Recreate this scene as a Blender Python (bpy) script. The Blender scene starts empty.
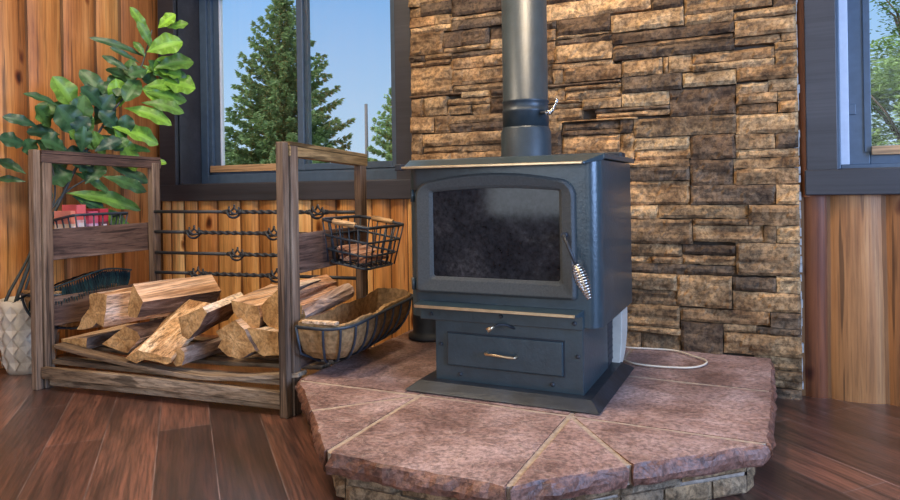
import bpy, math, random
from mathutils import Vector, Matrix, noise as NZ
C = bpy.context.scene.collection
SC = bpy.context.scene
PI = math.pi
V = Vector
STONES=[[-1.535,1.683,-1.476,1.789,""],[-1.476,1.693,-1.246,1.817,""],[-1.476,1.635,-1.308,1.693,"d"],[-1.535,1.635,-1.476,1.683,""],[-1.308,1.614,-0.959,1.693,"d"],[-1.312,1.594,-0.96,1.614,""],[-1.535,1.587,-1.398,1.635,""],[-1.398,1.587,-1.312,1.635,""],[-1.535,1.555,-1.31,1.587,"b"],[-1.31,1.545,-0.96,1.594,"d"],[-1.535,1.45,-1.356,1.555,"m"],[-1.356,1.472,-1.123,1.545,"d"],[-1.123,1.488,-0.962,1.545,"d"],[-1.117,1.442,-0.962,1.488,"b"],[-1.356,1.45,-1.117,1.472,"b"],[-1.315,1.419,-0.962,1.442,"d"],[-1.312,1.367,-0.962,1.419,""],[-1.535,1.422,-1.455,1.45,"d"],[-1.455,1.424,-1.315,1.45,""],[-1.535,1.396,-1.455,1.422,""],[-1.455,1.396,-1.315,1.424,"m"],[-1.535,1.261,-1.312,1.396,""],[-1.312,1.293,-0.964,1.367,""],[-1.312,1.261,-0.965,1.293,""],[-1.265,1.233,-1.12,1.261,"b"],[-1.12,1.232,-0.966,1.261,"d"],[-1.535,1.249,-1.265,1.261,"d"],[-1.535,1.159,-1.464,1.249,"m"],[-1.464,1.159,-1.342,1.249,""],[-1.342,1.2,-1.126,1.233,""],[-1.342,1.158,-1.221,1.2,""],[-1.221,1.152,-1.126,1.2,""],[-1.126,1.152,-0.967,1.22,"d"],[-1.126,1.22,-0.966,1.232,"m"],[-1.535,1.08,-1.41,1.159,""],[-1.41,1.074,-1.329,1.158,"m"],[-1.329,1.114,-0.967,1.152,"m"],[-1.329,1.074,-0.969,1.114,"d"],[-1.535,0.982,-1.472,1.08,"m"],[-1.472,1.014,-0.969,1.074,""],[-1.472,0.982,-0.969,1.014,""],[-1.535,0.876,-1.323,0.982,""],[-1.323,0.864,-0.969,0.982,""],[-0.96,1.538,-0.413,1.609,"b"],[-0.959,1.609,-0.723,1.723,"d"],[-0.413,1.527,-0.285,1.663,"d"],[-0.962,1.502,-0.814,1.538,"d"],[-0.814,1.468,-0.575,1.538,"d"],[-0.575,1.453,-0.285,1.527,"b"],[-0.816,1.453,-0.575,1.468,""],[-0.816,1.425,-0.57,1.453,"d"],[-0.57,1.336,-0.1,1.449,"3"],[-0.962,1.45,-0.816,1.502,""],[-0.962,1.351,-0.816,1.45,""],[-0.816,1.347,-0.57,1.425,""],[-0.828,1.323,-0.57,1.347,"b"],[-0.964,1.261,-0.828,1.351,"d"],[-0.828,1.261,-0.78,1.323,"b"],[-0.78,1.261,-0.535,1.323,"m"],[-0.965,1.245,-0.535,1.261,"d"],[-0.966,1.187,-0.776,1.245,""],[-0.776,1.225,-0.535,1.245,""],[-0.776,1.187,-0.536,1.225,""],[-0.535,1.266,-0.37,1.336,""],[-0.37,1.266,-0.348,1.336,""],[-0.535,1.198,-0.296,1.266,"d"],[-0.536,1.14,-0.346,1.198,"b"],[-0.967,1.172,-0.703,1.187,""],[-0.967,1.151,-0.703,1.172,""],[-0.285,1.492,0.034,1.615,""],[-0.285,1.449,-0.102,1.492,""],[0.034,1.483,0.116,1.593,"d"],[-0.102,1.449,0.116,1.483,""],[-0.1,1.381,0.116,1.449,"b"],[-0.1,1.351,0.062,1.381,""],[0.062,1.351,0.116,1.381,""],[-0.348,1.266,-0.255,1.336,""],[-0.255,1.293,0.039,1.336,""],[-0.255,1.263,0.039,1.293,"b"],[0.039,1.318,0.116,1.351,""],[0.039,1.263,0.116,1.318,""],[-0.296,1.203,-0.095,1.263,"b"],[-0.095,1.21,0.116,1.263,""],[-0.099,1.162,0.016,1.203,"b"],[0.016,1.165,0.116,1.21,"b"],[-0.346,1.089,-0.099,1.198,"d"],[-0.099,1.121,0.047,1.162,""],[0.047,1.125,0.116,1.165,""],[-0.099,1.081,0.047,1.121,"m"],[0.047,1.081,0.116,1.125,""],[-0.65,1.123,-0.346,1.14,"d"],[-0.645,1.1,-0.346,1.123,""],[-0.545,1.033,-0.489,1.089,"d"],[-0.546,0.918,-0.489,1.033,""],[-0.489,1.012,-0.099,1.089,"m"],[-0.489,0.959,-0.27,1.012,"b"],[-0.099,1.006,0.116,1.081,"b"],[-0.102,0.947,0.036,1.006,""],[0.036,0.947,0.116,1.006,"d"],[-0.27,0.913,-0.102,1.012,"d"],[-0.272,0.811,-0.112,0.913,"d"],[-0.102,0.913,0.116,0.947,"b"],[-0.112,0.873,0.116,0.913,""],[-0.112,0.811,0.116,0.873,""],[-0.489,0.918,-0.27,0.959,""],[-0.579,0.889,-0.272,0.918,""],[-0.58,0.832,-0.272,0.889,"d"],[-0.581,0.733,-0.272,0.832,""],[-0.272,0.733,0.036,0.811,"d"],[0.036,0.733,0.116,0.811,""],[-0.572,0.676,-0.395,0.733,"b"],[-0.395,0.679,-0.06,0.733,""],[-0.06,0.652,0.116,0.733,"m"],[-0.264,0.652,-0.06,0.679,"m"],[-0.58,0.575,-0.264,0.676,"m"],[-0.264,0.587,-0.007,0.652,""],[-0.007,0.587,0.036,0.652,"m"],[0.036,0.587,0.116,0.652,"b"],[-0.578,0.524,-0.306,0.575,""],[-0.306,0.534,-0.108,0.575,"d"],[-0.579,0.494,-0.426,0.524,""],[-0.426,0.494,-0.306,0.524,""],[-0.306,0.494,-0.108,0.534,""],[-0.579,0.454,-0.108,0.494,"d"],[-0.108,0.46,0.116,0.587,"m"],[-0.58,0.387,-0.327,0.454,""],[-0.327,0.326,-0.122,0.454,""],[-0.122,0.397,0.033,0.454,"d"],[0.033,0.397,0.116,0.46,"b"],[-0.581,0.326,-0.327,0.387,"m"],[-0.122,0.322,0.116,0.397,""],[-0.608,0.237,-0.317,0.326,""],[-0.61,0.21,-0.315,0.237,""],[-0.317,0.266,0.011,0.322,"m"],[0.011,0.264,0.116,0.322,"d"],[-0.61,0.094,-0.472,0.21,"m"],[-0.472,0.09,-0.315,0.21,"m"],[-0.315,0.081,-0.157,0.266,"d"],[-0.157,0.234,-0.039,0.266,""],[-0.039,0.234,0.116,0.264,"d"],[-0.157,0.155,0.116,0.234,""],[-0.048,0.101,0.116,0.155,""],[-0.051,0.068,0.116,0.101,"m"],[-0.051,0.035,0.116,0.068,"m"],[-0.052,-0.059,0.116,0.035,"d"],[-0.967,1.1,-0.703,1.151,""],[-0.703,1.14,-0.536,1.187,"m"],[-0.793,1.089,-0.474,1.1,"b"],[-0.969,1.058,-0.793,1.1,""],[-0.969,0.896,-0.795,1.058,"d"],[-0.793,1.055,-0.545,1.089,"d"],[-0.795,1.033,-0.545,1.055,"d"],[-0.795,0.918,-0.546,1.033,""]]
LOGS={"big_top":[[-2.3514,1.93,0.4429],[-2.2952,1.93,0.3723],[-2.3312,1.93,0.3065],[-2.3814,1.93,0.3048],[-2.3853,1.93,0.3424],[-2.3638,1.93,0.4095]],"gnarled":[[-2.5767,1.9,0.3929],[-2.5295,1.9,0.4038],[-2.4689,1.9,0.3961],[-2.4788,1.9,0.3335],[-2.4926,1.9,0.2595],[-2.5386,1.9,0.2754],[-2.5575,1.9,0.2573],[-2.614,1.9,0.243],[-2.6584,1.9,0.2388],[-2.6229,1.9,0.2923],[-2.5806,1.9,0.3313]],"flat_left":[[-2.7591,1.9,0.1907],[-2.596,1.9,0.2081],[-2.6009,1.9,0.1588],[-2.6926,1.9,0.1473],[-2.7508,1.9,0.1568]],"triangle":[[-2.5039,1.9,0.1905],[-2.4549,1.9,0.2194],[-2.365,1.9,0.2754],[-2.2962,1.9,0.2579],[-2.2797,1.9,0.2334],[-2.3558,1.9,0.1664],[-2.4202,1.9,0.1746]],"plank":[[-2.3169,1.86,0.1591],[-2.2563,1.86,0.1426],[-2.2446,1.86,0.1658],[-2.0925,1.86,0.1568],[-2.0692,1.86,0.1622],[-2.0656,1.86,0.1824],[-2.2439,1.86,0.1973]],"centre":[[-2.0671,1.9,0.3296],[-1.9435,1.9,0.3767],[-1.9186,1.9,0.357],[-1.9605,1.9,0.2972],[-2.0183,1.9,0.249],[-2.0495,1.9,0.2596]],"small_round":[[-2.0911,1.89,0.1885],[-2.0715,1.89,0.2073],[-2.0451,1.89,0.2119],[-2.0275,1.89,0.2004],[-2.0282,1.89,0.1712],[-2.0433,1.89,0.1482],[-2.0729,1.89,0.1422],[-2.0896,1.89,0.1576]],"lower_mid":[[-1.9066,1.93,0.2816],[-1.8091,1.93,0.3326],[-1.7661,1.93,0.2997],[-1.7122,1.93,0.2247],[-1.7877,1.93,0.1896],[-1.8484,1.93,0.1922],[-1.8957,1.93,0.2237],[-1.879,1.93,0.2517]],"lower_right":[[-1.7823,1.95,0.3006],[-1.7073,1.95,0.3017],[-1.6233,1.95,0.2977],[-1.6231,1.95,0.2134],[-1.6904,1.95,0.2021],[-1.7328,1.95,0.2184]],"upper_mid":[[-1.8641,1.97,0.3968],[-1.7346,1.97,0.3831],[-1.7221,1.97,0.3387],[-1.7295,1.97,0.3021],[-1.7731,1.97,0.2974],[-1.8218,1.97,0.3183],[-1.855,1.97,0.3528]],"upper_right":[[-1.7485,1.99,0.3713],[-1.6534,1.99,0.4482],[-1.6162,1.99,0.4389],[-1.6238,1.99,0.2897],[-1.6755,1.99,0.2842],[-1.7414,1.99,0.3376]]}
LEAVES=[[-2.8214,2.4275,1.6023,-2.8303,2.3366,1.7339,0.0456,0.7],[-2.7893,2.4623,1.6566,-2.7111,2.5007,1.7219,0.051,1.2],[-2.8166,2.416,1.5287,-2.7041,2.5303,1.5891,0.0859,0.9],[-2.8656,2.4452,1.5133,-2.9705,2.2258,1.5788,0.0307,0.2],[-2.8186,2.3746,1.4665,-2.8586,2.2427,1.5213,0.025,0.2],[-2.8418,2.3344,1.4175,-2.9246,2.2494,1.4903,0.0298,0.2],[-2.838,2.4216,1.5065,-2.8783,2.3908,1.5811,0.0304,0.5],[-2.8127,2.4602,1.4544,-2.7216,2.6182,1.5026,0.0818,0.5],[-2.8777,2.4232,1.4138,-2.8197,2.603,1.5307,0.0459,1.0],[-2.8189,2.4959,1.3987,-2.7055,2.6136,1.3638,0.1032,0.85],[-2.8285,2.3866,1.3439,-2.7931,2.5344,1.2772,0.0853,1.0],[-2.8185,2.4017,1.3249,-2.7596,2.603,1.3034,0.0705,0.6],[-2.8583,2.3523,1.3418,-2.886,2.3778,1.4886,0.0549,0.35],[-2.9204,2.3371,1.2494,-2.8907,2.2931,1.3761,0.0752,1.0],[-2.8481,2.4484,1.4968,-2.8435,2.5182,1.4352,0.0716,0.4],[-2.962,2.071,1.0231,-2.9635,1.9624,1.0634,0.0889,0.2],[-3.0766,1.9614,1.0455,-3.0719,1.8431,1.0656,0.0691,0.15],[-3.0386,1.9941,1.1289,-3.0745,1.8635,1.1654,0.0416,0.15],[-3.04,2.0525,1.1288,-3.0189,1.9733,1.2179,0.0847,0.4],[-2.9536,2.1419,1.0929,-2.9458,2.0287,1.2188,0.0954,0.2],[-2.9294,2.1546,1.0496,-2.9443,2.1631,1.2136,0.0668,0.45],[-3.0725,1.9567,0.9118,-3.1461,1.8774,0.976,0.0414,0.2],[-3.0873,1.9656,0.8754,-3.1711,1.891,0.8904,0.0277,0.2],[-2.9914,2.1353,0.922,-3.0249,2.0286,0.8744,0.1053,0.2],[-3.0148,2.1417,0.9227,-2.9269,2.2669,0.8241,0.0385,0.35],[-3.006,2.0983,0.8221,-2.8782,2.399,0.736,0.0759,0.6],[-2.9032,2.2226,0.9018,-2.818,2.392,0.8265,0.063,0.3],[-2.9948,2.1256,0.8073,-2.9363,2.2398,0.7463,0.0573,0.15],[-2.9448,2.1575,0.8637,-2.9438,2.2601,0.9524,0.067,0.2],[-2.8742,2.2537,1.1402,-2.821,2.4726,1.0722,0.0877,0.9],[-2.8645,2.3151,1.2385,-2.7365,2.4811,1.1657,0.0643,0.8],[-2.9346,2.3047,1.0379,-2.8322,2.4321,1.0298,0.0398,0.4],[-2.8374,2.4416,0.9692,-2.7928,2.5025,0.9696,0.0306,1.0],[-2.9396,2.296,1.2812,-3.0315,2.2091,1.4202,0.0696,0.25],[-2.9387,2.2664,1.2186,-2.9368,2.1439,1.3208,0.069,0.15],[-2.9911,2.1552,1.2014,-3.0044,2.0517,1.3609,0.0866,0.65],[-2.9732,2.0574,1.2237,-2.9879,1.904,1.2667,0.0327,0.2],[-3.0125,2.0838,1.177,-3.0604,2.0101,1.2338,0.0757,0.25],[-2.8915,2.3007,1.1299,-2.8974,2.2074,1.2102,0.0742,0.15],[-2.963,2.2295,1.1774,-2.9031,2.2791,1.3013,0.0734,0.15],[-2.965,2.0988,1.0717,-2.8948,2.1416,1.1752,0.0661,0.1],[-2.9009,2.3709,1.4131,-2.8784,2.2933,1.3012,0.0807,0.25],[-3.0299,2.0944,1.0982,-3.0969,1.9846,1.1081,0.057,0.2],[-2.9312,2.203,1.028,-2.9349,2.0781,1.1065,0.0581,0.5],[-2.9388,2.237,1.1033,-2.8547,2.2921,1.0292,0.0636,0.2],[-3.0005,2.0718,0.9541,-2.9671,2.1766,1.0282,0.0659,0.15],[-2.9038,2.3135,1.3055,-2.9674,2.2521,1.3521,0.0596,0.2],[-2.9449,2.2724,1.2888,-2.9312,2.3779,1.4168,0.0692,0.3],[-2.8352,2.387,1.3847,-2.8166,2.2884,1.2716,0.0704,0.3],[-3.0696,1.9993,1.0705,-3.0629,2.1157,1.0051,0.0744,0.2],[-2.8781,2.2437,1.0279,-2.8355,2.3116,1.0786,0.0486,0.3],[-2.8307,2.4481,1.6227,-2.8743,2.413,1.6714,0.0408,0.6],[-2.9411,2.1855,1.124,-2.9344,2.1054,1.2591,0.0675,0.18],[-3.0218,2.0441,0.7667,-3.0454,2.0037,0.8608,0.0468,0.15]]
STEMS=[[[-3.1022,1.8928,0.2596],[-3.0671,1.9653,0.5067],[-3.0403,2.0207,0.6416],[-3.0165,2.0698,0.766],[-2.9846,2.1358,0.9314],[-2.9462,2.2153,1.0876],[-2.9124,2.285,1.2188],[-2.8799,2.3522,1.3234],[-2.8547,2.4043,1.4394],[-2.8372,2.4405,1.5709],[-2.8283,2.4589,1.6502]],[[-3.0922,1.9134,0.2565],[-3.053,1.9945,0.5597],[-3.0347,2.0324,0.7063],[-3.0216,2.0593,0.8133],[-3.0261,2.05,0.9543],[-3.0378,2.0259,1.0706]],[[-3.0989,1.8996,0.2586],[-3.058,1.984,0.5836],[-3.0164,2.0701,0.7895],[-2.9663,2.1736,0.8834],[-2.928,2.2529,0.9224]],[[-2.9846,2.1358,0.9314],[-2.9673,2.1715,1.028],[-2.9741,2.1576,1.1477],[-2.9921,2.1202,1.2077]],[[-2.9124,2.285,1.2188],[-2.9392,2.2297,1.2931],[-2.9579,2.1911,1.3431]],[[-3.1056,1.8859,0.2515],[-3.1083,1.8801,0.3427],[-3.0704,1.9585,0.5257],[-3.0398,2.0217,0.7208]]]


# ------------------------------------------------------------------ mesh builder
class MB:
    def __init__(s): s.v=[]; s.f=[]; s.m=[]; s.t=[]; s.sm=[]
    def add(s, vs, fs, m=0, t=(1,1,1), smooth=False):
        b=len(s.v); s.v += [tuple(q) for q in vs]
        for f in fs:
            s.f.append([b+i for i in f]); s.m.append(m); s.t.append(t); s.sm.append(smooth)
    def box(s, lo, hi, m=0, t=(1,1,1), M=None):
        x0,y0,z0=lo; x1,y1,z1=hi
        vs=[V(p) for p in ((x0,y0,z0),(x1,y0,z0),(x1,y1,z0),(x0,y1,z0),(x0,y0,z1),(x1,y0,z1),(x1,y1,z1),(x0,y1,z1))]
        if M: vs=[M@p for p in vs]
        s.add(vs,[(0,3,2,1),(4,5,6,7),(0,1,5,4),(1,2,6,5),(2,3,7,6),(3,0,4,7)],m,t)
    def hexa(s, bot, top, m=0, t=(1,1,1)):
        n=len(bot); vs=list(bot)+list(top)
        fs=[tuple(range(n-1,-1,-1)),tuple(range(n,2*n))]+[(i,(i+1)%n,n+(i+1)%n,n+i) for i in range(n)]
        s.add(vs,fs,m,t)
    def bar(s, a, b, w, h, m=0, t=(1,1,1), up=(0,0,1)):
        a=V(a); b=V(b); d=(b-a).normalized(); u=V(up); sd=d.cross(u).normalized(); u=sd.cross(d)
        q=[(-w/2,-h/2),(w/2,-h/2),(w/2,h/2),(-w/2,h/2)]
        s.hexa([b+sd*x+u*y for x,y in q],[a+sd*x+u*y for x,y in q],m,t)
    def tube(s, pts, r, n=8, m=0, t=(1,1,1), closed=False, twist=0, prof=None, caps=True):
        pts=[V(p) for p in pts]; N=len(pts); rings=[]; prev=None; ang=0
        for i,p in enumerate(pts):
            if closed: d=(pts[(i+1)%N]-pts[i-1])
            else: d=pts[min(i+1,N-1)]-pts[max(i-1,0)]
            if d.length<1e-9: d=V((0,0,1))
            d.normalize()
            if prev is None:
                u=V((0,0,1)) if abs(d.z)<.9 else V((1,0,0))
                u=(u-d*u.dot(d)).normalized()
            else:
                u=prev-d*prev.dot(d)
                u=u.normalized() if u.length>1e-6 else d.orthogonal().normalized()
            prev=u; w=d.cross(u)
            rr=r[i] if isinstance(r,(list,tuple)) else r
            if i: ang+=twist*(pts[i]-pts[i-1]).length
            ring=[]
            for k in range(n):
                a=2*PI*k/n; f=prof(a) if prof else 1
                ring.append(p+(u*math.cos(a+ang)+w*math.sin(a+ang))*rr*f)
            rings.append(ring)
        vs=[q for R in rings for q in R]; fs=[]
        M=N if closed else N-1
        for i in range(M):
            a=i*n; b=((i+1)%N)*n
            for k in range(n): fs.append((a+k,a+(k+1)%n,b+(k+1)%n,b+k))
        s.add(vs,fs,m,t,True)
        if caps and not closed:
            b=len(s.v)-len(vs)
            s.f.append([b+k for k in range(n-1,-1,-1)]); s.m.append(m); s.t.append(t); s.sm.append(False)
            s.f.append([b+(N-1)*n+k for k in range(n)]); s.m.append(m); s.t.append(t); s.sm.append(False)
    def lathe(s, prof, c=(0,0,0), n=32, m=0, t=(1,1,1), smooth=True, cap=True):
        c=V(c); vs=[]; fs=[]
        for r,z in prof:
            for k in range(n): vs.append(c+V((r*math.cos(2*PI*k/n),r*math.sin(2*PI*k/n),z)))
        for i in range(len(prof)-1):
            for k in range(n): fs.append((i*n+k,i*n+(k+1)%n,(i+1)*n+(k+1)%n,(i+1)*n+k))
        s.add(vs,fs,m,t,smooth)
        if cap:
            b=len(s.v)-len(vs); L=len(prof)-1
            if prof[0][0]>1e-5: s.f.append([b+k for k in range(n-1,-1,-1)]); s.m.append(m); s.t.append(t); s.sm.append(False)
            if prof[L][0]>1e-5: s.f.append([b+L*n+k for k in range(n)]); s.m.append(m); s.t.append(t); s.sm.append(False)
    def prism(s, poly, d, m=0, t=(1,1,1)):
        a=[V(p) for p in poly]; d=V(d)
        s.hexa(a,[p+d for p in a],m,t)
    def build(s, name, mats, parent=None, bevel=0, seg=2, loc=None):
        me=bpy.data.meshes.new(name)
        off=V(loc) if loc else (V(parent['_o']) if parent is not None and '_o' in parent else V((0,0,0)))
        me.from_pydata([tuple(V(q)-off) for q in s.v],[],s.f)
        for mt in (mats if isinstance(mats,(list,tuple)) else [mats]): me.materials.append(mt)
        me.polygons.foreach_set('material_index',s.m)
        me.polygons.foreach_set('use_smooth',s.sm)
        at=me.attributes.new('tone','FLOAT_COLOR','CORNER')
        buf=[]
        for f,t in zip(s.f,s.t):
            buf+= [t[0],t[1],t[2],1.0]*len(f)
        at.data.foreach_set('color',buf)
        me.update()
        o=bpy.data.objects.new(name,me); C.objects.link(o)
        if parent is not None:
            o.parent=parent
            if '_o' in parent: o['_o']=list(off)
        else:
            o.location=off; o['_o']=list(off)
        if bevel:
            b=o.modifiers.new('bevel','BEVEL'); b.width=bevel; b.segments=seg; b.limit_method='ANGLE'; b.angle_limit=math.radians(40)
        return o

def tag(o,label=None,cat=None,group=None,kind=None):
    if label: o['label']=label
    if cat: o['category']=cat
    if group: o['group']=group
    if kind: o['kind']=kind
    return o
def thing(name,loc,label,cat,group=None):
    o=bpy.data.objects.new(name,None); C.objects.link(o); o.location=loc; o['_o']=list(loc); o.empty_display_size=.05
    return tag(o,label,cat,group)
def struct(o): o['kind']='structure'; return o
def rnd(a,b): return random.uniform(a,b)
def lerp(a,b,t): return a+(b-a)*t
def kids(o): return [c for c in bpy.data.objects if c.parent==o]
def dup(root,loc,label,mirror=False,group=None,rz=0):
    r=root.copy(); C.objects.link(r); r.location=loc; r['label']=label
    if group: r['group']=group
    if rz: r.rotation_euler.z=rz
    for ch in kids(root):
        c=ch.copy(); C.objects.link(c); c.parent=r
        for g in kids(ch):
            d=g.copy(); C.objects.link(d); d.parent=c
    return r

# ------------------------------------------------------------------ materials
def mat(name):
    m=bpy.data.materials.new(name); m.use_nodes=True
    nt=m.node_tree; nt.nodes.clear()
    out=nt.nodes.new('ShaderNodeOutputMaterial'); p=nt.nodes.new('ShaderNodeBsdfPrincipled')
    nt.links.new(p.outputs[0],out.inputs[0])
    return m,nt,p,out
class N:
    def __init__(s,nt): s.nt=nt
    def n(s,t,**k):
        o=s.nt.nodes.new(t)
        for a,b in k.items(): setattr(o,a,b)
        return o
    def l(s,a,b): s.nt.links.new(a,b)
    def coord(s,scale=(1,1,1),rot=(0,0,0),rand=False):
        c=s.n('ShaderNodeTexCoord'); mp=s.n('ShaderNodeMapping')
        mp.inputs['Scale'].default_value=scale; mp.inputs['Rotation'].default_value=rot
        s.l(c.outputs['Object'],mp.inputs['Vector'])
        if rand:
            oi=s.n('ShaderNodeObjectInfo'); mu=s.n('ShaderNodeMath',operation='MULTIPLY'); mu.inputs[1].default_value=37
            s.l(oi.outputs['Random'],mu.inputs[0]); s.l(mu.outputs[0],mp.inputs['Location'])
        return mp.outputs[0]
    def noise(s,vec,scale,detail=6,rough=.6,dist=0):
        o=s.n('ShaderNodeTexNoise'); o.inputs['Scale'].default_value=scale; o.inputs['Detail'].default_value=detail
        o.inputs['Roughness'].default_value=rough; o.inputs['Distortion'].default_value=dist
        s.l(vec,o.inputs['Vector']); return o.outputs['Fac']
    def ramp(s,fac,stops,interp='LINEAR'):
        o=s.n('ShaderNodeValToRGB'); o.color_ramp.interpolation=interp
        e=o.color_ramp.elements
        while len(e)<len(stops): e.new(.5)
        for i,(p,c) in enumerate(stops):
            e[i].position=p; e[i].color=(c[0],c[1],c[2],1) if isinstance(c,(tuple,list)) else (c,c,c,1)
        s.l(fac,o.inputs[0]); return o.outputs[0]
    def mix(s,a,b,fac,mode='MIX'):
        o=s.n('ShaderNodeMix',data_type='RGBA',blend_type=mode)
        if isinstance(fac,float): o.inputs[0].default_value=fac
        else: s.l(fac,o.inputs[0])
        for i,x in ((6,a),(7,b)):
            if isinstance(x,tuple): o.inputs[i].default_value=(*x,1)
            else: s.l(x,o.inputs[i])
        return o.outputs[2]
    def tone(s):
        o=s.n('ShaderNodeAttribute'); o.attribute_name='tone'; return o.outputs['Color']
    def bump(s,h,strength,dist=.01,nrm=None):
        o=s.n('ShaderNodeBump'); o.inputs['Strength'].default_value=strength; o.inputs['Distance'].default_value=dist
        s.l(h,o.inputs['Height'])
        if nrm: s.l(nrm,o.inputs['Normal'])
        return o.outputs[0]

def wood(name,dark,mid,light,axis=2,scale=1.0,rough=.6,knots=0,contrast=1.0,bump=.35,spec=.4,tone=True,rand=False,crack=True,fineamt=.85,ckthr=.38):
    m,nt,p,out=mat(name); g=N(nt)
    sc=[9*scale]*3; sc[axis]=.7*scale
    v=g.coord(tuple(sc),rand=rand)
    f=g.noise(v,1.0,8,.62,.6)
    col=g.ramp(f,[(.5-.16/contrast,dark),(.5,mid),(.5+.15/contrast,light)])
    sf=[95*scale]*3; sf[axis]=2.6*scale
    fine=g.noise(g.coord(tuple(sf),rand=rand),1.0,6,.7,.3)
    col=g.mix(col,g.ramp(fine,[(.40,.42),(.5,.95),(.60,1.2)]),fineamt,'MULTIPLY')
    big=g.noise(g.coord((1.6,1.6,1.6),rand=rand),1.0,3,.5)
    col=g.mix(col,g.ramp(big,[(.3,(.72,.66,.6)),(.65,(1.08,1.04,1.0))]),.8,'MULTIPLY')
    h=fine
    if crack:
        sk=[26*scale]*3; sk[axis]=.9*scale
        ck=g.noise(g.coord(tuple(sk),rand=rand),1.0,3,.55,.2)
        cr=g.ramp(ck,[(ckthr-.02,.22),(ckthr+.02,1.0)])
        col=g.mix(col,cr,.8,'MULTIPLY')
    if knots:
        sk=[6.0]*3; sk[axis]=3.4
        vo=g.n('ShaderNodeTexVoronoi'); vo.inputs['Scale'].default_value=1.0
        wv=g.coord(tuple(sk)); nn=g.n('ShaderNodeTexNoise'); nn.inputs['Scale'].default_value=2.2
        g.l(wv,nn.inputs['Vector'])
        vm=g.n('ShaderNodeVectorMath',operation='SCALE'); vm.inputs['Scale'].default_value=.35; g.l(nn.outputs['Color'],vm.inputs[0])
        va=g.n('ShaderNodeVectorMath',operation='ADD'); g.l(wv,va.inputs[0]); g.l(vm.outputs[0],va.inputs[1]); g.l(va.outputs[0],vo.inputs['Vector'])
        k=g.ramp(vo.outputs['Distance'],[(.05,(.10,.055,.03)),(.10,(.42,.26,.16)),(.17,(1,1,1))])
        col=g.mix(col,k,float(knots),'MULTIPLY')
    if tone: col=g.mix(col,g.tone(),1.0,'MULTIPLY')
    g.l(col,p.inputs['Base Color']); p.inputs['Roughness'].default_value=rough; p.inputs['Specular IOR Level'].default_value=spec
    g.l(g.bump(h,bump,.004),p.inputs['Normal'])
    return m

def plain(name,col,rough=.5,metal=0,spec=.5,var=.25,nscale=30,bump=.0,coat=0):
    m,nt,p,out=mat(name); g=N(nt)
    f=g.noise(g.coord(),nscale,5,.6)
    c=g.mix(col,g.ramp(f,[(.3,1-var),(.7,1+var)]),1.0,'MULTIPLY')
    g.l(c,p.inputs['Base Color']); p.inputs['Roughness'].default_value=rough; p.inputs['Metallic'].default_value=metal
    p.inputs['Specular IOR Level'].default_value=spec
    if coat: p.inputs['Coat Weight'].default_value=coat
    if bump: g.l(g.bump(g.noise(g.coord(),nscale*4,3,.5),bump,.003),p.inputs['Normal'])
    return m

def tonemat(name,rough=.6,var=.2,nscale=40,bump=.3,spec=.3,trans=0):
    m,nt,p,out=mat(name); g=N(nt)
    f=g.noise(g.coord(),nscale,5,.6)
    c=g.mix(g.tone(),g.ramp(f,[(.3,1-var),(.7,1+var)]),1.0,'MULTIPLY')
    g.l(c,p.inputs['Base Color']); p.inputs['Roughness'].default_value=rough; p.inputs['Specular IOR Level'].default_value=spec
    if bump: g.l(g.bump(f,bump,.004),p.inputs['Normal'])
    if trans:
        tr=g.n('ShaderNodeBsdfTranslucent'); g.l(c,tr.inputs[0]); mx=g.n('ShaderNodeMixShader'); mx.inputs[0].default_value=trans
        g.l(p.outputs[0],mx.inputs[1]); g.l(tr.outputs[0],mx.inputs[2]); g.l(mx.outputs[0],out.inputs[0])
    return m

M={}
M['log']=wood('half_log',(.28,.115,.035),(.58,.30,.105),(.86,.58,.27),2,1.0,.5,knots=1.0,bump=.3,contrast=.62,fineamt=.5,ckthr=.345)
M['log_red']=wood('half_log_dark',(.15,.05,.016),(.34,.13,.04),(.52,.24,.085),2,1.0,.5,knots=.9,bump=.3)
M['rack']=wood('rack_wood',(.075,.046,.030),(.19,.125,.083),(.33,.245,.175),2,1.3,.62,bump=.35,spec=.3)
M['rackx']=wood('rack_wood_across',(.085,.056,.036),(.22,.15,.092),(.40,.30,.205),0,1.3,.62,bump=.35,spec=.3)
M['racky']=wood('rack_wood_depth',(.055,.031,.024),(.125,.073,.053),(.22,.145,.105),1,1.3,.6,bump=.35,spec=.3)
M['rail']=wood('rail_wood',(.12,.07,.025),(.28,.175,.07),(.44,.30,.14),1,1.3,.6,bump=.35,spec=.3)
M['split']=wood('split_wood',(.34,.19,.09),(.64,.43,.26),(.90,.72,.54),1,1.6,.75,contrast=1.2,bump=.6,spec=.2,rand=True,crack=True)
M['kindling']=wood('kindling_wood',(.26,.12,.08),(.52,.28,.19),(.74,.50,.38),1,2.0,.75,bump=.5,spec=.2,rand=True)
M['oak']=wood('handle_wood',(.42,.24,.10),(.58,.36,.17),(.70,.46,.24),0,2.0,.5,bump=.15)
M['stick']=wood('stick_wood',(.42,.24,.11),(.60,.37,.19),(.72,.48,.27),0,1.0,.5,bump=.15)

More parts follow.
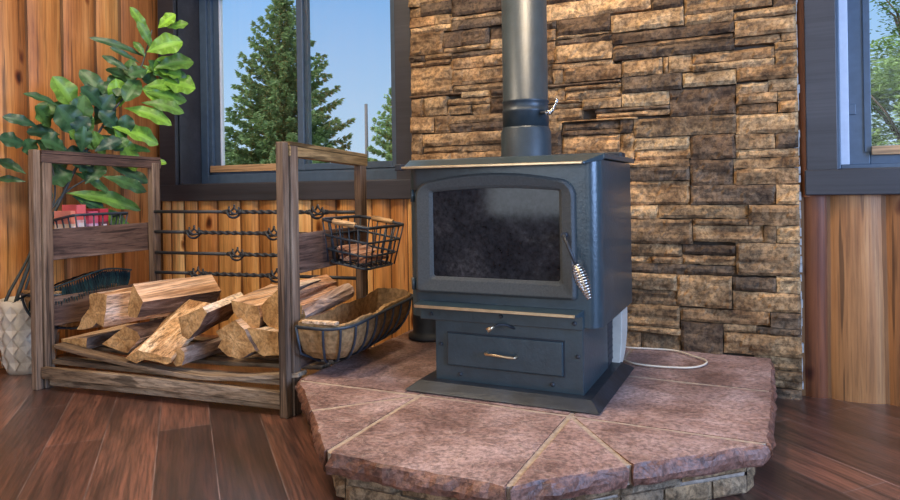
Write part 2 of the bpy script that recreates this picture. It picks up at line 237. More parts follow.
def endgrain():
    m,nt,p,out=mat('end_grain'); g=N(nt)
    v=g.coord((1,1,1),rand=True)
    f=g.noise(v,14,6,.65,.4); ff=g.noise(v,90,4,.6)
    c=g.ramp(f,[(.28,(.26,.125,.045)),(.5,(.50,.275,.105)),(.72,(.68,.42,.19))])
    c=g.mix(c,g.ramp(ff,[(.40,.6),(.57,1.08)]),.8,'MULTIPLY')
    g.l(c,p.inputs['Base Color']); p.inputs['Roughness'].default_value=.85; p.inputs['Specular IOR Level'].default_value=.15
    g.l(g.bump(ff,.5,.004),p.inputs['Normal']); return m
M['end']=endgrain()
def bark():
    m,nt,p,out=mat('bark'); g=N(nt)
    f=g.noise(g.coord((22,5,22),rand=True),1,7,.65,.8)
    c=g.ramp(f,[(.3,(.045,.028,.02)),(.5,(.15,.10,.075)),(.68,(.30,.23,.18))])
    c=g.mix(c,g.tone(),1.0,'MULTIPLY')
    g.l(c,p.inputs['Base Color']); p.inputs['Roughness'].default_value=.9; p.inputs['Specular IOR Level'].default_value=.15
    g.l(g.bump(f,.9,.012),p.inputs['Normal']); return m
M['bark']=bark()

def stone(name,spec=.25):
    m,nt,p,out=mat(name); g=N(nt)
    v=g.coord((1,1,1))
    f=g.noise(v,9,7,.62,.3); ff=g.noise(v,60,8,.75); st=g.noise(g.coord((3,3,8)),2.2,5,.6,.6)
    c=g.mix(g.tone(),g.ramp(f,[(.36,(.48,.44,.41)),(.52,(.95,.95,.95)),(.66,(1.28,1.2,1.1))]),1.0,'MULTIPLY')
    c=g.mix(c,g.ramp(ff,[(.42,.42),(.5,.95),(.58,1.32)]),.85,'MULTIPLY')
    c=g.mix(c,g.ramp(st,[(.36,(.40,.35,.32)),(.52,(1,1,1))]),.75,'MULTIPLY')
    lc=g.noise(g.coord((6,6,26)),1,6,.6,1.0)
    c=g.mix(c,g.ramp(lc,[(.40,1.0),(.415,.4),(.43,1.0)]),.7,'MULTIPLY')
    g.l(c,p.inputs['Base Color']); p.inputs['Roughness'].default_value=.8; p.inputs['Specular IOR Level'].default_value=spec
    n1=g.bump(ff,.55,.006); g.l(g.bump(f,.5,.02,n1),p.inputs['Normal']); return m
M['stone']=stone('ledge_stone')
def flag():
    m,nt,p,out=mat('red_flagstone'); g=N(nt)
    v=g.coord()
    f=g.noise(v,5,7,.6,.5); ff=g.noise(v,75,7,.75); cl=g.noise(g.coord((7,11,7),rot=(0,0,.6)),1,6,.55,1.2)
    c=g.ramp(f,[(.32,(.15,.082,.064)),(.5,(.28,.17,.14)),(.66,(.40,.27,.235))])
    c=g.mix(c,g.ramp(ff,[(.41,.45),(.5,.95),(.59,1.4)]),.8,'MULTIPLY')
    ed=g.ramp(cl,[(.555,.0),(.565,1.0),(.575,.0)])
    c=g.mix(c,(.55,.42,.34),g.mix((0,0,0),ed,.5))
    cr=g.ramp(g.noise(g.coord((5,9,5),rot=(0,0,-.5)),1,5,.6,1.6),[(.425,1.0),(.433,.35),(.441,1.0)])
    c=g.mix(c,cr,.8,'MULTIPLY')
    c=g.mix(c,g.tone(),1.0,'MULTIPLY')
    g.l(c,p.inputs['Base Color'])
    g.l(g.ramp(f,[(.3,.38),(.7,.6)]),p.inputs['Roughness']); p.inputs['Specular IOR Level'].default_value=.5
    step=g.ramp(cl,[(.40,.0),(.43,.35),(.49,.4),(.51,.8),(.58,.85),(.60,1.0)])
    n1=g.bump(ff,.35,.004); g.l(g.bump(step,.45,.006,n1),p.inputs['Normal']); return m
M['flag']=flag()
M['mortar']=plain('mortar',(.36,.27,.20),.9,var=.3,nscale=60,bump=.4)
M['mortar_shade']=plain('mortar_shade',(.085,.06,.04),.95,var=.3,nscale=60,bump=.4)  # joint backing, coloured so that holes look like shaded stone
M['lit_mortar']=plain('mortar_lit_edge',(.46,.43,.39),.9,var=.3,nscale=50,bump=.5)
def flr():
    m,nt,p,out=mat('plank_floor'); g=N(nt)
    c=g.n('ShaderNodeTexCoord'); mp=g.n('ShaderNodeMapping'); mp.vector_type='TEXTURE'
    mp.inputs['Rotation'].default_value=(0,0,math.radians(-43)); mp.inputs['Location'].default_value=FLOOR_LOC
    g.l(c.outputs['Object'],mp.inputs['Vector'])
    b=g.n('ShaderNodeTexBrick'); b.offset=.37; b.offset_frequency=2; b.squash=1
    b.inputs['Scale'].default_value=1; b.inputs['Mortar Size'].default_value=.0016; b.inputs['Mortar Smooth'].default_value=.2
    b.inputs['Brick Width'].default_value=1.25; b.inputs['Row Height'].default_value=.168; b.inputs['Bias'].default_value=-.1
    b.inputs['Color1'].default_value=(.040,.015,.011,1); b.inputs['Color2'].default_value=(.150,.060,.038,1); b.inputs['Mortar'].default_value=(.16,.11,.10,1)
    g.l(mp.outputs[0],b.inputs['Vector'])
    s1=g.n('ShaderNodeMapping'); s1.inputs['Scale'].default_value=(1.4,16,1); g.l(mp.outputs[0],s1.inputs['Vector'])
    f=g.noise(s1.outputs[0],1,7,.62,1.0)
    s2=g.n('ShaderNodeMapping'); s2.inputs['Scale'].default_value=(5,120,1); g.l(mp.outputs[0],s2.inputs['Vector'])
    ff=g.noise(s2.outputs[0],1,6,.7)
    col=g.mix(b.outputs['Color'],g.ramp(f,[(.37,(.45,.42,.42)),(.5,(.95,.95,.95)),(.64,(1.55,1.48,1.42))]),1.0,'MULTIPLY')
    col=g.mix(col,g.ramp(ff,[(.41,.40),(.5,.95),(.60,1.4)]),.85,'MULTIPLY')
    g.l(col,p.inputs['Base Color']); p.inputs['Coat Weight'].default_value=1.0; p.inputs['Coat Roughness'].default_value=.36
    g.l(g.ramp(ff,[(.3,.42),(.7,.3)]),p.inputs['Roughness']); p.inputs['Specular IOR Level'].default_value=.62
    g.l(g.bump(ff,.12,.002),p.inputs['Normal'])
    return m
FLOOR_LOC=(.055,.06,0)
M['floor']=flr()
M['trim']=wood('dark_trim_paint',(.020,.020,.025),(.034,.035,.043),(.056,.058,.07),0,.8,.45,bump=.15,crack=False,spec=.5,contrast=.5,fineamt=.3)
M['frame']=plain('window_frame_vinyl',(.065,.10,.145),.35,var=.12)
M['frame_light']=plain('window_channel_white',(.62,.66,.74),.4,var=.05)
M['stove']=plain('stove_paint',(.025,.043,.050),.30,spec=.6,var=.2,nscale=24,bump=.25)
M['pipe']=plain('pipe_paint',(.024,.036,.044),.42,spec=.55,var=.2,nscale=24,bump=.15)
M['castiron']=plain('cast_door_paint',(.050,.055,.053),.5,spec=.5,var=.25,nscale=160,bump=.5)
M['dark']=plain('soot_black',(.02,.022,.026),.6,var=.3)
M['iron']=plain('black_iron',(.022,.025,.03),.5,spec=.5,var=.3,nscale=60,bump=.2)
M['wire']=plain('black_wire',(.024,.033,.045),.45,spec=.5,var=.3,nscale=40)
M['brass']=plain('brass_trim',(.62,.46,.28),.3,metal=.9,var=.2,nscale=20)
M['steel']=plain('coil_steel',(.70,.66,.60),.25,metal=1.0,var=.1)
M['cream']=plain('cream_housing',(.50,.46,.38),.5,var=.08)
M['cord']=plain('cream_cord',(.66,.56,.42),.5,var=.05)
M['baseplate']=plain('base_plate_black',(.015,.020,.026),.45,spec=.5,var=.6,nscale=14,bump=.3)
M['pot']=plain('cream_planter',(.60,.52,.41),.7,var=.1,nscale=20,bump=.1)
M['soil']=plain('soil',(.03,.022,.016),.95,var=.4)
M['coir']=tonemat('coco_fibre',.95,.45,55,1.0,.05)
M['leaf']=tonemat('fig_leaf',.42,.18,20,.25,.5,.25)
M['stem']=plain('plant_stem',(.045,.05,.042),.6,var=.3)
M['frond']=tonemat('teal_frond',.6,.25,60,.3,.25)
M['needle']=tonemat('spruce_needles',.6,.25,6,0,.2,.2)
M['foliage']=tonemat('tree_foliage',.55,.25,5,0,.2,.3)
M['trunk']=plain('tree_bark',(.10,.07,.05),.9,var=.4,nscale=12,bump=.5)
M['pole']=plain('pole_wood',(.13,.12,.115),.8,var=.2)
M['grass']=plain('lawn',(.16,.19,.06),.9,var=.4,nscale=3)
M['ceiling']=plain('ceiling_paint',(.45,.36,.26),.8,var=.05)
M['wallp']=plain('wall_paint',(.38,.27,.17),.8,var=.05)
M['paper']=tonemat('packet_card',.45,.1,30,0,.4)

def glasspane(name,refl=.05,tint=(1,1,1),rough=0):
    m,nt,p,out=mat(name); g=N(nt); nt.nodes.remove(p)
    t=g.n('ShaderNodeBsdfTransparent'); t.inputs[0].default_value=(*tint,1)
    gl=g.n('ShaderNodeBsdfGlossy'); gl.inputs['Roughness'].default_value=rough
    fr=g.n('ShaderNodeFresnel'); fr.inputs[0].default_value=1.25
    mx=g.n('ShaderNodeMixShader'); g.l(fr.outputs[0],mx.inputs[0]); g.l(t.outputs[0],mx.inputs[1]); g.l(gl.outputs[0],mx.inputs[2]); g.l(mx.outputs[0],out.inputs[0])
    return m
M['glass']=glasspane('window_glass',tint=(.985,.99,1.0))
M['screen']=glasspane('insect_screen',tint=(.95,.955,.96))
def stoveglass():
    m,nt,p,out=mat('sooty_stove_glass'); g=N(nt)
    v=g.coord(); f=g.noise(v,5,7,.65,.8); ff=g.noise(v,70,6,.7)
    c=g.ramp(f,[(.34,(.008,.009,.012)),(.55,(.022,.022,.025)),(.72,(.06,.056,.056))])
    c=g.mix(c,g.ramp(ff,[(.35,.35),(.7,1.5)]),.9,'MULTIPLY')
    g.l(c,p.inputs['Base Color']); g.l(g.ramp(f,[(.35,.05),(.7,.12)]),p.inputs['Roughness']); p.inputs['Specular IOR Level'].default_value=.28
    return m
M['sglass']=stoveglass()

# ================================================================== SETTING
random.seed(3)
XL=-3.26; YW=2.89
b=MB(); b.box((XL-.2,-2.7,-.12),(2.7,3.15,0)); struct(b.build('floor',M['floor']))
b=MB(); b.box((XL-.2,-2.7,2.7),(2.7,3.15,2.85)); struct(b.build('ceiling',M['ceiling']))

def logwall(mb,along,const,lo,hi,z0,z1,widths,sgn,base,tones):
    """vertical half-logs: bulged strips between two coordinates of one axis"""
    p=lo; i=0
    while p<hi-1e-4:
        w=min(widths[i%len(widths)]*rnd(.96,1.04),hi-p)
        if hi-p-w<.05: w=hi-p
        K=10; prof=[]
        bul=rnd(.016,.026); t=tones[i%len(tones)]; j=rnd(.9,1.1); t=(t[0]*j,t[1]*j,t[2]*j)
        skew=rnd(-.12,.12)
        for k in range(K+1):
            u=k/K; d=bul*(1-abs(2*u-1)**2.6)*(1+skew*(2*u-1))
            prof.append((p+w*u, const+sgn*(d-.004)))
        nz=max(2,int((z1-z0)/.12)); vs=[]; fs=[]
        seed=rnd(0,50)
        for a in range(nz+1):
            z=z0+(z1-z0)*a/nz
            for k,(q,d) in enumerate(prof):
                e=0 if k in (0,K) else .004*NZ.noise(V((q*6+seed,z*2.5,1)))
                s_=0 if k in(0,K) and True else .0
                wob=.006*NZ.noise(V((p*3+(w if k>K/2 else 0)*3+seed*0,z*1.3,4)))*(1 if (k==0 or k==K) else abs(2*k/K-1))
                x=q+wob; y=d+sgn*e
                vs.append((x,y,z) if along=='x' else (y,x,z))
        for a in range(nz):
            for k in range(K):
                q=(a*(K+1)+k,a*(K+1)+k+1,(a+1)*(K+1)+k+1,(a+1)*(K+1)+k)
                fs.append(q if (along=='x')==(sgn<0) else q[::-1])
        mb.add(vs,fs,0,t,True)
        p+=w; i+=1
# back wall: core with two window openings + half-logs
ZS,ZT=.80,2.10
W1=(-3.130,-1.62); W2=(.230,1.615)
b=MB()
core=(.95,.9,.85)
y0,y1=YW,3.14
for x0,x1,za,zb in ((XL-.2,W1[0],0,2.7),(W1[0],W1[1],0,ZS),(W1[0],W1[1],ZT,2.7),(W1[1],W2[0],0,2.7),(W2[0],W2[1],0,ZS),(W2[0],W2[1],ZT,2.7),(W2[1],2.7,0,2.7)):
    b.box((x0,y0,za),(x1,y1,zb),0,(.35,.3,.28))
yel=[(1.15,1.05,.85),(1.35,1.42,1.4),(1.1,.98,.8),(.9,.74,.58),(1.3,1.3,1.2),(1.15,1.06,.88),(1.0,.86,.7),(1.3,1.26,1.15),(1.05,.95,.78)]
logwall(b,'x',YW,XL,-1.54,0,.79,[.075,.11,.10,.155,.17,.13,.19,.16,.15,.14],-1,0,yel)
brn=[(.36,.22,.19),(.74,.66,.64),(.52,.42,.38),(.68,.58,.54),(.6,.5,.46)]
logwall(b,'x',YW,.125,2.7,0,.79,[.085,.19,.17,.2,.18],-1,0,brn)
logwall(b,'x',YW,XL,-1.54,2.05,2.7,[.2,.18,.22],-1,0,yel)
logwall(b,'x',YW,.125,2.7,2.05,2.7,[.2,.18,.22],-1,0,brn)
logwall(b,'x',YW,1.6,2.7,.79,2.05,[.2,.18,.22],-1,0,brn)
logwall(b,'x',YW,.118,.16,.76,2.1,[.2],-1,0,[(.5,.3,.22)])
struct(b.build('wall_back',M['log']))
b=MB()
b.box((XL-.2,-2.7,0),(XL-.02,2.89,2.7),0,(.35,.3,.28))
ora=[(.80,.58,.42),(1.02,.84,.62),(.7,.5,.36),(.98,.76,.56),(.86,.64,.48),(1.0,.78,.56)]
logwall(b,'y',XL-.02,-2.7,2.885,0,2.7,[.19,.15,.21,.10,.17,.18],1,0,ora)
struct(b.build('wall_left',M['log']))
# right wall with a big window opening; rear wall with a wide opening (both out of frame, added to let light in)
b=MB()
b.box((2.5,-2.7,0),(2.7,2.89,.6)); b.box((2.5,-2.7,2.2),(2.7,2.89,2.7)); b.box((2.5,-2.7,.6),(2.7,-.4,2.2)); b.box((2.5,2.3,.6),(2.7,2.89,2.2))
struct(b.build('wall_right',M['wallp']))
b=MB()
b.box((XL-.02,-2.7,0),(2.5,-2.5,.5)); b.box((XL-.02,-2.7,2.3),(2.5,-2.5,2.7)); b.box((XL-.02,-2.7,.5),(-2.6,-2.5,2.3)); b.box((-.9,-2.7,.5),(-.3,-2.5,2.3)); b.box((1.6,-2.7,.5),(2.5,-2.5,2.3))
struct(b.build('wall_front',M['wallp']))

# ------------------------------------------------------------------ stone chimney breast
SX0,SX1=-1.535,.122
b=MB()
b.box((SX0+.02,2.872,0),(SX1-.012,2.90,2.7),0,(1,1,1))
tones={'':(.44,.262,.120),'b':(.58,.365,.175),'m':(.31,.185,.088),'d':(.165,.105,.060)}
stones=[]
for x0,z0,x1,z1,t in STONES:
    if t=='3':
        h=z1-z0
        stones += [(x0,z0+h*.60,x1,z1,'d'),(x0,z0+h*.40,x1,z0+h*.60,'m'),(x0,z0,x1,z0+h*.40,'d')]
    else: stones.append((x0,z0,x1,z1,t))
def covered(x,z):
    return any(a-.004<=x<=c+.004 and q-.004<=z<=d+.004 for a,q,c,d,_ in stones)
# courses that the stove hides, and the ones above the picture, are laid at random
filler=[]
def courses(xa,xb,za,zb,check):
    z=za
    while z<zb-.02:
        h=min(rnd(.04,.13),zb-z)
        if zb-z-h<.03: h=zb-z
        x=xa
        while x<xb-.02:
            w=min(rnd(.12,.42),xb-x)
            if xb-x-w<.06: w=xb-x
            r=(x,z,x+w,z+h,random.choice(['','','m','d','b']))
            if not check: filler.append(r)
            else:
                k=[(lerp(x,x+w,(i+.5)/4),lerp(z,z+h,(j+.5)/2)) for i in range(4) for j in range(2)]
                n=sum(covered(*q) for q in k)
                if n==0: filler.append(r)
            x+=w
        z+=h
courses(SX0,-.47,.0,.95,True)
courses(-.6,-.02,0,.15,True)
courses(-1.0,-.80,.95,1.62,True)
top=max(s_[3] for s_ in stones)
courses(SX0,SX1-.01,1.70,2.7,False)
courses(SX0,SX1-.01,1.55,1.70,True)
courses(.0,SX1,0,.16,True)
def add_stone(mb,x0,z0,x1,z1,kind,wrapR=False):
    g=.0013; x0+=g;x1-=g;z0+=g;z1-=g
    if x1-x0<.008 or z1-z0<.005: return
    t=tones[kind]; j=rnd(.82,1.18); hue=rnd(-.05,.05); t=(t[0]*j*(1+hue),t[1]*j,t[2]*j*(1-hue))
    yb=2.876; pr=rnd(.0,.017); yf=2.834-pr
    w=x1-x0; h=z1-z0
    nx=max(4,min(32,int(w/.011))); nz=max(3,min(12,int(h/.012)))
    sd=rnd(0,100); tx=rnd(-.012,.012); tz=rnd(-.010,.012)
    vs=[];fs=[]
    e=min(.009,h*.22)
    us=[0]+[ (i)/(nx) for i in range(1,nx)]+[1]
    for jz in range(nz+1):
        for i in range(nx+1):
            u=us[i]; v=jz/nz; x=x0+w*u; z=z0+h*v
            d=min(u*w,(1-u)*w,v*h,(1-v)*h)
            edge=max(0,1-d/e)**2*.0075
            rough=.0075*NZ.noise(V((x*13+sd,z*22,sd)))+.004*NZ.noise(V((x*45,z*60+sd,2)))
            ridge=.006*math.copysign(1,NZ.noise(V((x*5+sd,z*26,7+sd))))*(1 if kind!='b' else .6)
            y=yf+edge+rough+(ridge if d>1e-6 else 0)*.6+tx*(u-.5)+tz*(v-.5)
            if d<1e-6:
                x+=.0028*NZ.noise(V((x*30,z*30,sd))); z+=.0028*NZ.noise(V((x*30+9,z*30,sd)))
            vs.append((x,y,z))
    A=lambda i,jz:jz*(nx+1)+i
    for jz in range(nz):
        for i in range(nx): fs.append((A(i,jz),A(i+1,jz),A(i+1,jz+1),A(i,jz+1)))
    n0=len(vs)
    ring=[A(i,0) for i in range(nx)]+[A(nx,j_) for j_ in range(nz)]+[A(i,nz) for i in range(nx,0,-1)]+[A(0,j_) for j_ in range(nz,0,-1)]
    for q in ring: vs.append((vs[q][0],yb,vs[q][2]))
    L=len(ring)
    for k in range(L): fs.append((ring[k],n0+k,n0+(k+1)%L,ring[(k+1)%L]))
    mb.add(vs,fs,1,t,False)
for s_ in stones+filler: add_stone(b,*s_)
# ragged mortar down the right return, paled to paint in the lit stone edges
for k in range(80):
    z=.0+k*.034; 
    if z>2.68: break
    d=rnd(.012,.026)
    vs=[]
    b.box((SX1-.02,2.846+rnd(0,.02),z),(SX1-.008+rnd(0,.010),2.885,z+.034*rnd(.6,1.2)),2)
struct(b.build('wall_chimney',[M['mortar_shade'],M['stone'],M['lit_mortar']]))

# ------------------------------------------------------------------ windows
def casing(name,x0,x1,xo0,xo1):
    """dark painted casing boards, liner and sill of one window"""
    b=MB()
    yf=2.86
    b.box((xo0,yf,.85),(x0,2.895,2.16)); b.box((x1,yf,.85),(xo1,2.895,2.16)); b.box((xo0,yf,2.09),(xo1,2.895,2.2))
    # liner of the recess
    b.box((x0-.012,2.88,.85),(x0,3.13,2.10)); b.box((x1,2.88,.85),(x1+.012,3.13,2.10)); b.box((x0,2.88,2.09),(x1,3.13,2.10))
    o=struct(b.build(name,M['trim'],bevel=.003))
    s_=MB(); s_.box((xo0-.006,2.848,.767),(xo1+.006,2.90,.862)); s_.box((x0,2.88,.80),(x1,3.13,.866))
    struct(s_.build('window_sill',M['trim'],o,bevel=.004))
    return o
def sash(parent,x0,x1,z0,z1,w,y0,y1,name='sash_frame',m='frame'):
    s_=MB()
    s_.box((x0,y0,z0),(x0+w,y1,z1)); s_.box((x1-w,y0,z0),(x1,y1,z1)); s_.box((x0+w,y0,z0),(x1-w,y1,z0+w)); s_.box((x0+w,y0,z1-w),(x1-w,y1,z1))
    return struct(s_.build(name,M[m],parent,bevel=.003))
def pane(parent,x0,x1,z0,z1,y,m='glass',name='glass_pane'):
    s_=MB(); s_.box((x0,y,z0),(x1,y+.004,z1)); return struct(s_.build(name,M[m],parent))
w=casing('window_1',-3.115,-1.635,-3.243,-1.545)
# outer frame, stepped
sash(w,-3.112,-1.638,.866,2.09,.055,3.055,3.13,'outer_frame')
s_=MB(); s_.box((-3.055,3.066,.915),(-3.03,3.12,2.04)); s_.box((-1.735,3.066,.915),(-1.70,3.12,2.04)); s_.box((-3.055,3.066,.915),(-1.70,3.12,.935)); struct(s_.build('track_channel',M['frame'],w,bevel=.002))
sash(w,-3.028,-2.325,.925,2.03,.045,3.085,3.112,'fixed_sash')
s_=MB(); s_.box((-2.985,3.086,.97),(-2.977,3.112,1.99)); struct(s_.build('glazing_bead',M['frame_light'],w))
sash(w,-2.39,-1.735,.925,2.03,.042,3.066,3.092,'sliding_sash')
pane(w,-2.985,-2.36,.965,1.99,3.098)
pane(w,-2.352,-1.775,.965,1.99,3.078)
pane(w,-2.352,-1.775,.965,1.99,3.112,'screen','insect_screen')
w2=casing('window_2',.245,1.60,.142,1.70)
sash(w2,.248,1.597,.862,2.09,.022,3.03,3.13,'outer_frame')
s_=MB(); s_.box((.270,3.035,.882),(.300,3.12,2.07)); struct(s_.build('track_channel',M['frame_light'],w2,bevel=.002))
sash(w2,.300,.98,.882,2.07,.072,3.06,3.10,'sliding_sash')
sash(w2,.90,1.58,.882,2.07,.072,3.10,3.13,'fixed_sash')
s_=MB(); s_.box((.352,3.052,.93),(.376,3.075,2.0)); s_.box((.30,3.05,1.08),(.325,3.07,1.12)); struct(s_.build('sash_edge',M['frame'],w2,bevel=.002))
pane(w2,.37,.91,.95,2.0,3.08); pane(w2,.97,1.51,.95,2.0,3.115)
b=MB(); b.box((-3.036,3.05,.9352),(-2.40,3.064,.975)); tag(b.build('security_stick',M['stick'],loc=(-2.72,3.056,.9352),bevel=.002),'pale wooden stick lying in the sliding track of the left window, behind the rack','window stick')
b=MB(); b.box((.374,3.035,.918),(.95,3.049,.952)); tag(b.build('security_stick',M['stick'],loc=(.65,3.04,.918),bevel=.002),'pale wooden stick lying at the bottom of the right-hand window','window stick')
for o in bpy.data.objects:
    pass
# ================================================================== HEARTH
HZ=.15
hearth=thing('hearth',(-.76,2.1,0),'half-octagon raised stove hearth topped with reddish flagstones','hearth')
P=[(-1.53,2.83),(-1.50,1.90),(-1.015,1.39),(-.524,1.388),(-.298,1.61),(.002,1.885),(.013,2.372),(.015,2.83)]
P0,P1,P2,P3,P4,P5,P6,P7=P
K1=(-1.015,1.908); K2=(-.521,1.90); G=(-1.253,1.649); E0=(-.505,2.385)
pieces=[[P2,P3,K2,K1],[P3,P4,K2],[P4,P5,K2],[P2,K1,G],[G,K1,P1],[P1,K1,(-1.02,2.83),P0],[K1,K2,E0,(-.5,2.83),(-1.02,2.83)],[K2,P5,P6,E0],[E0,P6,P7,(-.5,2.83)]]
edges_out={(P1,P2),(P2,P3),(P3,P4),(P4,P5),(P5,P6),(P6,P7),(P0,P1),(G,P2),(P1,G),(P2,G),(G,P1)}
def isout(a,c):
    for i in range(len(P)-1):
        A=V(P[i]);B=V(P[i+1]);
        def on(q):
            q=V(q); d=(B-A); t=(q-A).dot(d)/d.length_squared
            return -.01<=t<=1.01 and (A+d*t-q).length<.012
        if on(a) and on(c): return True
    return False
def signed(p): return sum(p[i][0]*p[(i+1)%len(p)][1]-p[(i+1)%len(p)][0]*p[i][1] for i in range(len(p)))
for pc in pieces:
    if signed(pc)<0: pc=pc[::-1]
    cx=sum(p[0] for p in pc)/len(pc); cy=sum(p[1] for p in pc)/len(pc)
    n=len(pc)
    # inset joints by 5 mm, leave outer edges where they are
    lines=[]
    for i in range(n):
        a=V(pc[i]); c=V(pc[(i+1)%n]); d=(c-a).normalized(); nn=V((-d.y,d.x)); o=isout(pc[i],pc[(i+1)%n])
        lines.append((a+nn*(0 if o else .009),d,o))
    ins=[]
    for i in range(n):
        a,d,_=lines[i-1]; c,e,_=lines[i]
        cr=d.x*e.y-d.y*e.x
        if abs(cr)<1e-5: ins.append(c)
        else:
            t=((c.x-a.x)*e.y-(c.y-a.y)*e.x)/cr; ins.append(a+d*t)
    ring=[];outf=[]
    for i in range(n):
        a=ins[i]; c=ins[(i+1)%n]; L=(c-a).length; k=max(2,int(L/.018))
        for q in range(k): ring.append(a+(c-a)*(q/k)); outf.append(lines[i][2])
    cen=V((sum(p.x for p in ins)/n,sum(p.y for p in ins)/n))
    b=MB(); R=len(ring); vs=[];fs=[]
    sd=rnd(0,90); dz=rnd(-.0015,.0015)
    def hz(p): return HZ+dz+.0020*NZ.noise(V((p.x*6+sd,p.y*6,1)))+.0016*NZ.noise(V((p.x*25,p.y*25,sd)))
    # side rings bottom->top
    levels=[(.098,.004),(.105,-.001),(.120,-.007),(.133,-.004),(.143,.0),(.1485,.005)]
    nrm=[]
    for k in range(R):
        d=(ring[(k+1)%R]-ring[k-1]).normalized(); nrm.append(V((d.y,-d.x)))
    for z,inn in levels:
        for k in range(R):
            p=ring[k]
            if outf[k] or outf[k-1]:
                a=.011*NZ.noise(V((p.x*22,p.y*22,z*30)))+.006*NZ.noise(V((p.x*60,p.y*60,z*50)))
                q=p-nrm[k]*(inn-a*(1 if z<.145 else .55))
            else: q=p
            zz=hz(q)-.0012 if z>.145 else z
            vs.append((q.x,q.y,zz))
    for l in range(len(levels)-1):
        for k in range(R): fs.append((l*R+k,l*R+(k+1)%R,(l+1)*R+(k+1)%R,(l+1)*R+k))
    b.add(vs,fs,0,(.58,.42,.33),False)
    # top
    vt=[vs[(len(levels)-1)*R+k] for k in range(R)]; ft=[]
    T=10
    for l in range(1,T):
        s_=1-l/T
        for k in range(R):
            q=cen+(V(vt[k][:2])-cen)*s_; vt.append((q.x,q.y,hz(q)))
    vt.append((cen.x,cen.y,hz(cen)))
    for l in range(T-1):
        for k in range(R): ft.append((l*R+k,l*R+(k+1)%R,(l+1)*R+(k+1)%R,(l+1)*R+k))
    for k in range(R): ft.append(((T-1)*R+k,(T-1)*R+(k+1)%R,T*R))
    j=rnd(.92,1.08)
    back=cy>2.25
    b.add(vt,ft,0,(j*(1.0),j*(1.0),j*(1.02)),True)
    b.build('flagstone',M['flag'],hearth)
b=MB(); pin=[]
for i,(x,y) in enumerate(P):
    d=V((-.76,2.3))-V((x,y)); d.normalize(); pin.append((x+d.x*.012,min(y+d.y*.012,2.828)))
b.prism([(x,y,.10) for x,y in pin],(0,0,.0466))
b.build('mortar_bed',M['mortar'],hearth)
# riser: stacked stones set back under the slab
inner=[]
for (x,y) in P:
    d=V((-.76,2.35))-V((x,y)); f=.055/max(.3,d.length); inner.append(V((x,y))+d*f*1.15)
inner[0].y=2.83; inner[-1].y=2.83
b=MB(); b.prism([(p.x+( -.76-p.x)*.012,p.y+(2.4-p.y)*.02 if p.y<2.8 else p.y,0.0) for p in inner],(0,0,.10),1)
tn=[(.28,.18,.095),(.20,.135,.08),(.33,.22,.125),(.15,.105,.07),(.25,.185,.12)]
for i in range(len(inner)-1):
    a=inner[i]; c=inner[i+1]; d=(c-a); L=d.length; d.normalize(); nn=V((d.y,-d.x))
    for z0,z1 in ((0.0,.05),(.05,.099)):
        x=0
        while x<L-.01:
            w_=min(rnd(.09,.24),L-x)
            if L-x-w_<.05: w_=L-x
            zz=z0+rnd(-.006,.006) if z0>0 else 0; t=random.choice(tn); sd=rnd(0,60); pr=rnd(.004,.016)
            nx=max(3,int(w_/.02)); vs=[];fs=[]; nzz=4
            for r_ in range(nzz+1):
                for q in range(nx+1):
                    u=x+.003+(w_-.006)*q/nx; z=lerp(zz+.002,z1-.002,r_/nzz); e=1 if 0<q<nx and 0<r_<nzz else 0
                    o=pr*e+.007*NZ.noise(V((u*20+sd,z*30,sd)))*e-(1-e)*.002
                    p=a+d*u+nn*o; vs.append((p.x,p.y,z))
            for r_ in range(nzz):
                for q in range(nx): A=r_*(nx+1)+q; fs.append((A,A+1,A+nx+2,A+nx+1))
            b.add(vs,fs,0,t,False); x+=w_
b.build('stone_riser',[M['stone'],M['mortar']],hearth)

# ================================================================== STOVE
SZ=HZ
st=thing('wood_stove',(-.765,2.2,SZ),'dark blue-grey cast and steel wood-burning stove standing on the flagstone hearth','stove')
BX0,BX1,BY0,BY1=-1.105,-.449,2.0,2.515
def roundrect(x0,x1,y0,y1,r,front_only=True,k=8):
    pts=[]
    for cx,cy,a0,rr in ((x1-r,y1-.004,0,.004),(x0+.004,y1-.004,90,.004),(x0+r,y0+r,180,r),(x1-r,y0+r,270,r)):
        if rr<.01:
            pts.append((x1 if a0==0 else x0,y1)); continue
        for i in range(k+1):
            a=math.radians(a0+90*i/k); pts.append((cx+rr*math.cos(a),cy+rr*math.sin(a)))
    return pts
b=MB(); rr=roundrect(BX0,BX1,BY0,BY1,.045)
n=len(rr); vs=[(x,y,z) for z in (.385,.893) for x,y in rr]
b.add(vs,[(i,(i+1)%n,n+(i+1)%n,n+i) for i in range(n)],0,(1,1,1),True)
b.add(vs,[tuple(range(n-1,-1,-1)),tuple(range(n,2*n))],0)
b.build('firebox',M['stove'],st,bevel=.002)
# top plate with folded, sloping front lip
b=MB()
b.hexa([(-1.112,2.035,.897),(-.438,2.035,.897),(-.436,2.53,.897),(-1.114,2.53,.897)],[(-1.112,2.035,.913),(-.438,2.035,.913),(-.436,2.53,.913),(-1.114,2.53,.913)])
b.hexa([(-1.098,1.962,.880),(-.485,1.962,.880),(-.440,2.04,.893),(-1.112,2.04,.893)],[(-1.098,1.962,.887),(-.485,1.962,.887),(-.440,2.04,.913),(-1.112,2.04,.913)])
b.build('top_plate',M['stove'],st,bevel=.002)
b=MB(); b.box((-1.100,1.955,.880),(-.488,1.9625,.8885)); b.build('brass_edge',M['brass'],st,bevel=.002)
b=MB(); b.box((-1.123,1.952,.876),(-1.099,1.985,.897)); b.build('edge_clip',M['dark'],st,bevel=.003)
b=MB(); b.box((-1.075,2.44,.91),(-.465,2.515,.9365)); b.build('heat_shield',M['dark'],st,bevel=.008,seg=3)
